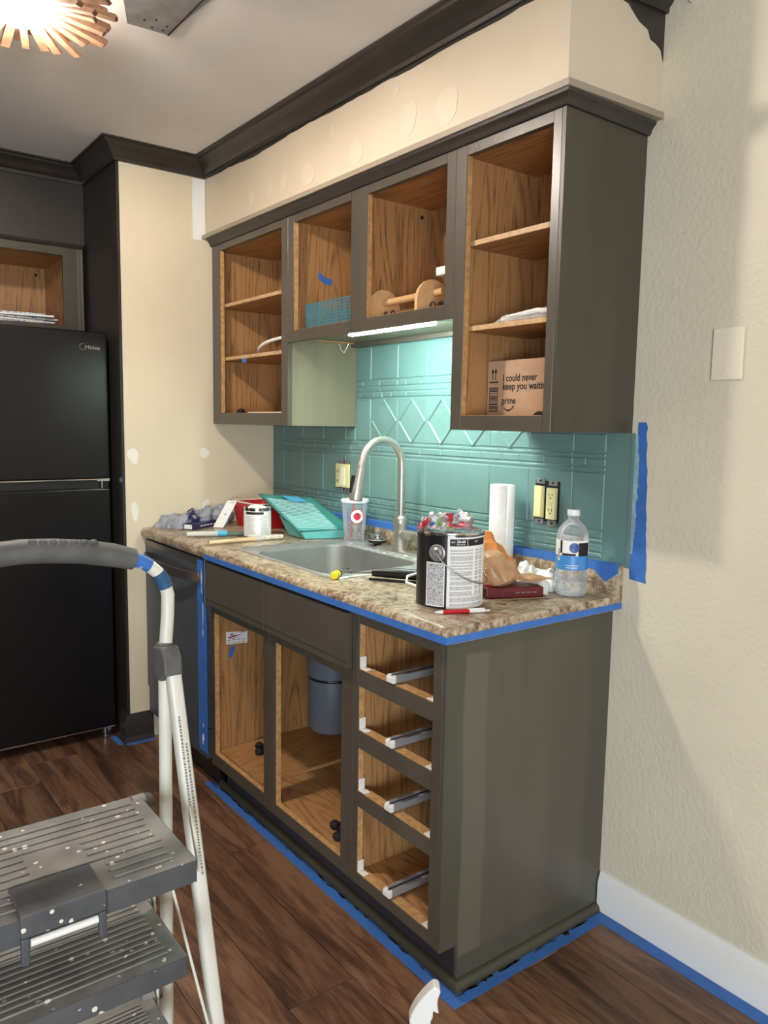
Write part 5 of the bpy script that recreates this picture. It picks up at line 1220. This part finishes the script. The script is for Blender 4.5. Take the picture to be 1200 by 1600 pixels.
for side in (1,-1):
    f = (lambda p: Vector(p)) if side > 0 else (lambda p: Vector((p[0], 2*yc-p[1], p[2])))
    o = B().tube([f((1.762,-1.212,.890)), f((1.762,-1.212,.938))], [.0155,.0155], 10).build('hinge_block', M['grip'], t, bevel=.004)
    bx = B(); q0, q1 = f((1.775,-1.205,.965)), f((1.80,-1.203,.965))
    pr = [(1.746,.930),(1.786,.934),(1.802,.915),(1.806,.882),(1.790,.880),(1.778,.866),(1.760,.866),(1.746,.885)]
    ys = sorted([f((0,-1.193,0)).y, f((0,-1.229,0)).y]); B().prism(pr, ys[0], ys[1], 'y').build('hinge_cover', M['grip'], t, bevel=.004)
    P0, P1 = f((1.784,-1.205,.888)), f((1.935,-1.165,.012))
    d = (P1-P0).normalized(); sidev = Vector((0,1,0)); fv = d.cross(sidev).normalized(); sv = fv.cross(d)
    vs = []
    for P in (P0, P1):
        for a, c in ((-.009,-.013),(.009,-.013),(.013,-.009),(.013,.009),(.009,.013),(-.009,.013),(-.013,.009),(-.013,-.009)): vs.append(P+fv*a+sv*c*1.0)
    lg = B().add(vs, [tuple(range(7,-1,-1)), tuple(range(8,16))]+[(i,(i+1)%8,8+(i+1)%8,8+i) for i in range(8)]).build('front_leg', M['ladder_white'], t, smooth=True, angle=50)
    B().tube([P1-Vector((0,0,.0115)), P1+Vector((0,0,.03))-d*.0], .018, 10).build('foot', M['black'], lg)
    if side > 0:
        b = B(); random.seed(60)
        for col_, (s0, s1) in enumerate([(.10,.42),(.16,.44)]):
            k = s0
            while k < s1:
                q = P0.lerp(P1, k); wl_ = random.uniform(.002,.006)
                a_ = fv*(.0136)+sv*(-.006+col_*.008); b.add([q+a_, q+a_+d*wl_, q+a_+d*wl_+sv*.004, q+a_+sv*.004], [(0,1,2,3)]); k += wl_/.9+.0022
        b.build('printed_label', M['ink_grey'], lg, fix=False)['kind'] = 'stuff'
def tread(z, xf, xb, ya, yb_, lat=False):
    th = .040; o = None
    tr = B()
    def shell(zz, g): return [(xb+g,yb_+g,zz),(xf-g,yb_+g,zz),(xf-g,ya-g,zz),(xb+g,ya-g,zz)]
    vs = shell(z-.0015,0)+shell(z-th,0)+shell(z-th,.005)+shell(z-.007,.005)
    fs = [(k*4+i,(k+1)*4+i,(k+1)*4+(i+1)%4,k*4+(i+1)%4) for k in range(3) for i in range(4)]+[(15,14,13,12)]
    tr.add(vs, fs)
    o = tr.build('tread', M['skirt'], t, bevel=.003, seg=3)
    B().add(shell(z-.0015,.0005)+shell(z-.006,.006), [(0,1,2,3),(7,6,5,4)]+[(i,4+i,4+(i+1)%4,(i+1)%4) for i in range(4)]).build('tread_surface', M['step'], o)
    nr = 11; R_ = []
    for k in range(nr):
        x = xb+.028+(xf-xb-.056)*k/(nr-1)
        if lat and 3 < k < 7:
            B().cbox(x-.0035, x+.0035, ya-.14, ya-.03, z-.0016, z+.0016, .0015, 'y').build('rib', M['step'], o)
            B().cbox(x-.0035, x+.0035, yb_+.03, yb_+.14, z-.0016, z+.0016, .0015, 'y').build('rib', M['step'], o)
            continue
        if lat and k >= 8:
            B().cbox(x-.0035, x+.0035, ya-.125, ya-.03, z-.0016, z+.0016, .0015, 'y').build('rib', M['step'], o)
            B().cbox(x-.0035, x+.0035, yb_+.03, yb_+.125, z-.0016, z+.0016, .0015, 'y').build('rib', M['step'], o); continue
        B().cbox(x-.0035, x+.0035, yb_+.025, ya-.025, z-.0016, z+.0016, .0015, 'y').build('rib', M['step'], o)
    for yy_ in (ya-.006, yb_+.006):
        B().tube([(xb+.012,yy_-.012,z-.013),(xb+.012,yy_+.012,z-.013)], .017, 14).build('pivot_boss', M['step'], o, smooth=True)
        B().tube([(xb+.004,yy_,z-.018),(xb-.006,yy_+(.028 if yy_ > yc else -.028),z-.02)], .014, 12).build('pivot_pin', M['grip'], o, smooth=True)
    return o
ya0 = -1.262; ybw = 2*yc-ya0
tread(.66, 2.062, 1.790, -1.278, 2*yc+1.278, True)
tread(.462, 2.012, 1.800, -1.276, 2*yc+1.276)
tread(.268, 1.962, 1.808, -1.274, 2*yc+1.274)
# latch on the top tread
la = B().box(1.985,2.066,-1.545,-1.425,.661,.667).box(2.062,2.070,-1.545,-1.425,.632,.667).box(2.060,2.070,-1.545,-1.533,.590,.632).box(2.060,2.070,-1.437,-1.425,.590,.632).build('latch', M['skirt'], t, bevel=.003)
B().tube([(2.066,-1.532,.622),(2.066,-1.438,.622)], .006, 10).build('latch_bar', M['white'], la, smooth=True)
# brackets and thin brace rods
for f in ((lambda p: p), (lambda p: (p[0], 2*yc-p[1], p[2]))):
    a, b_ = Vector(f((2.03,-1.262,.628))), Vector(f((1.835,-1.196,.622)))
    vs = [a+Vector((0,0,.012)), a-Vector((0,0,.012)), b_-Vector((0,0,.012)), b_+Vector((0,0,.012))]
    B().add(vs, [(0,1,2,3)]).build('bracket', M['ladder_white'], t, solid=.004, fix=False)
    B().tube([f((1.80,-1.255,.62)), f((1.90,-1.21,.30)), f((1.99,-1.17,.03))], .0028, 8).build('brace_rod', M['ladder_white'], t, smooth=True)
    B().tube([f((1.80,-1.262,.62)), f((1.825,-1.262,.40)), f((1.83,-1.262,.20))], .0028, 8).build('brace_rod', M['ladder_white'], t, smooth=True)

# ================================================================== SPRAY BOTTLE near the camera
bx_, by_ = 2.139-.6*.026, -.827-.8*.026
t = thing('spray_bottle', 'white plastic spray bottle head poking into the bottom of the view', 'spray bottle', (bx_,by_,0))
B().lathe([(0,.001),(.034,.001),(.038,.006),(.038,.10),(.032,.125),(.016,.145),(.013,.155),(.013,.17)], (bx_,by_,0), n=32).build('bottle', M['white'], t, smooth=True, angle=50)
B().lathe([(.017,.163),(.018,.165),(.018,.182),(.010,.186),(0,.186)], (bx_,by_,0), n=20).build('collar', M['white'], t, smooth=True)
px_ = [(653.3,1591.7),(656.7,1580),(665,1564),(673.3,1552.5),(683.3,1540.8),(690,1535),(695,1534.2),(700,1538),(701.5,1543),(697.5,1555),(697,1566.7),(700,1579.6),(690.8,1575),(690.4,1585.8),(687.5,1591.7),(687,1612),(684,1620),(660,1620),(655,1606)]
prs = [((a_-693)*.00123, .28-(b_-1540)*.00123) for a_, b_ in px_]     # side outline in metres: along the head, height
hu, hw = Vector((.6,.8,0)), Vector((.8,-.6,0)); hc = Vector((2.139,-.827,0))
vs = [hc+hu*p[0]+hw*s_+Vector((0,0,p[1])) for s_ in (-.014,.014) for p in prs]; n = len(prs)
B().add(vs, [tuple(range(n)), tuple(range(2*n-1,n-1,-1))]+[(i,(i+1)%n,n+(i+1)%n,n+i) for i in range(n)]).build('trigger_head', M['white'], t, bevel=.005, seg=3)

for o in bpy.data.objects:
    if '_o' in o: del o['_o']
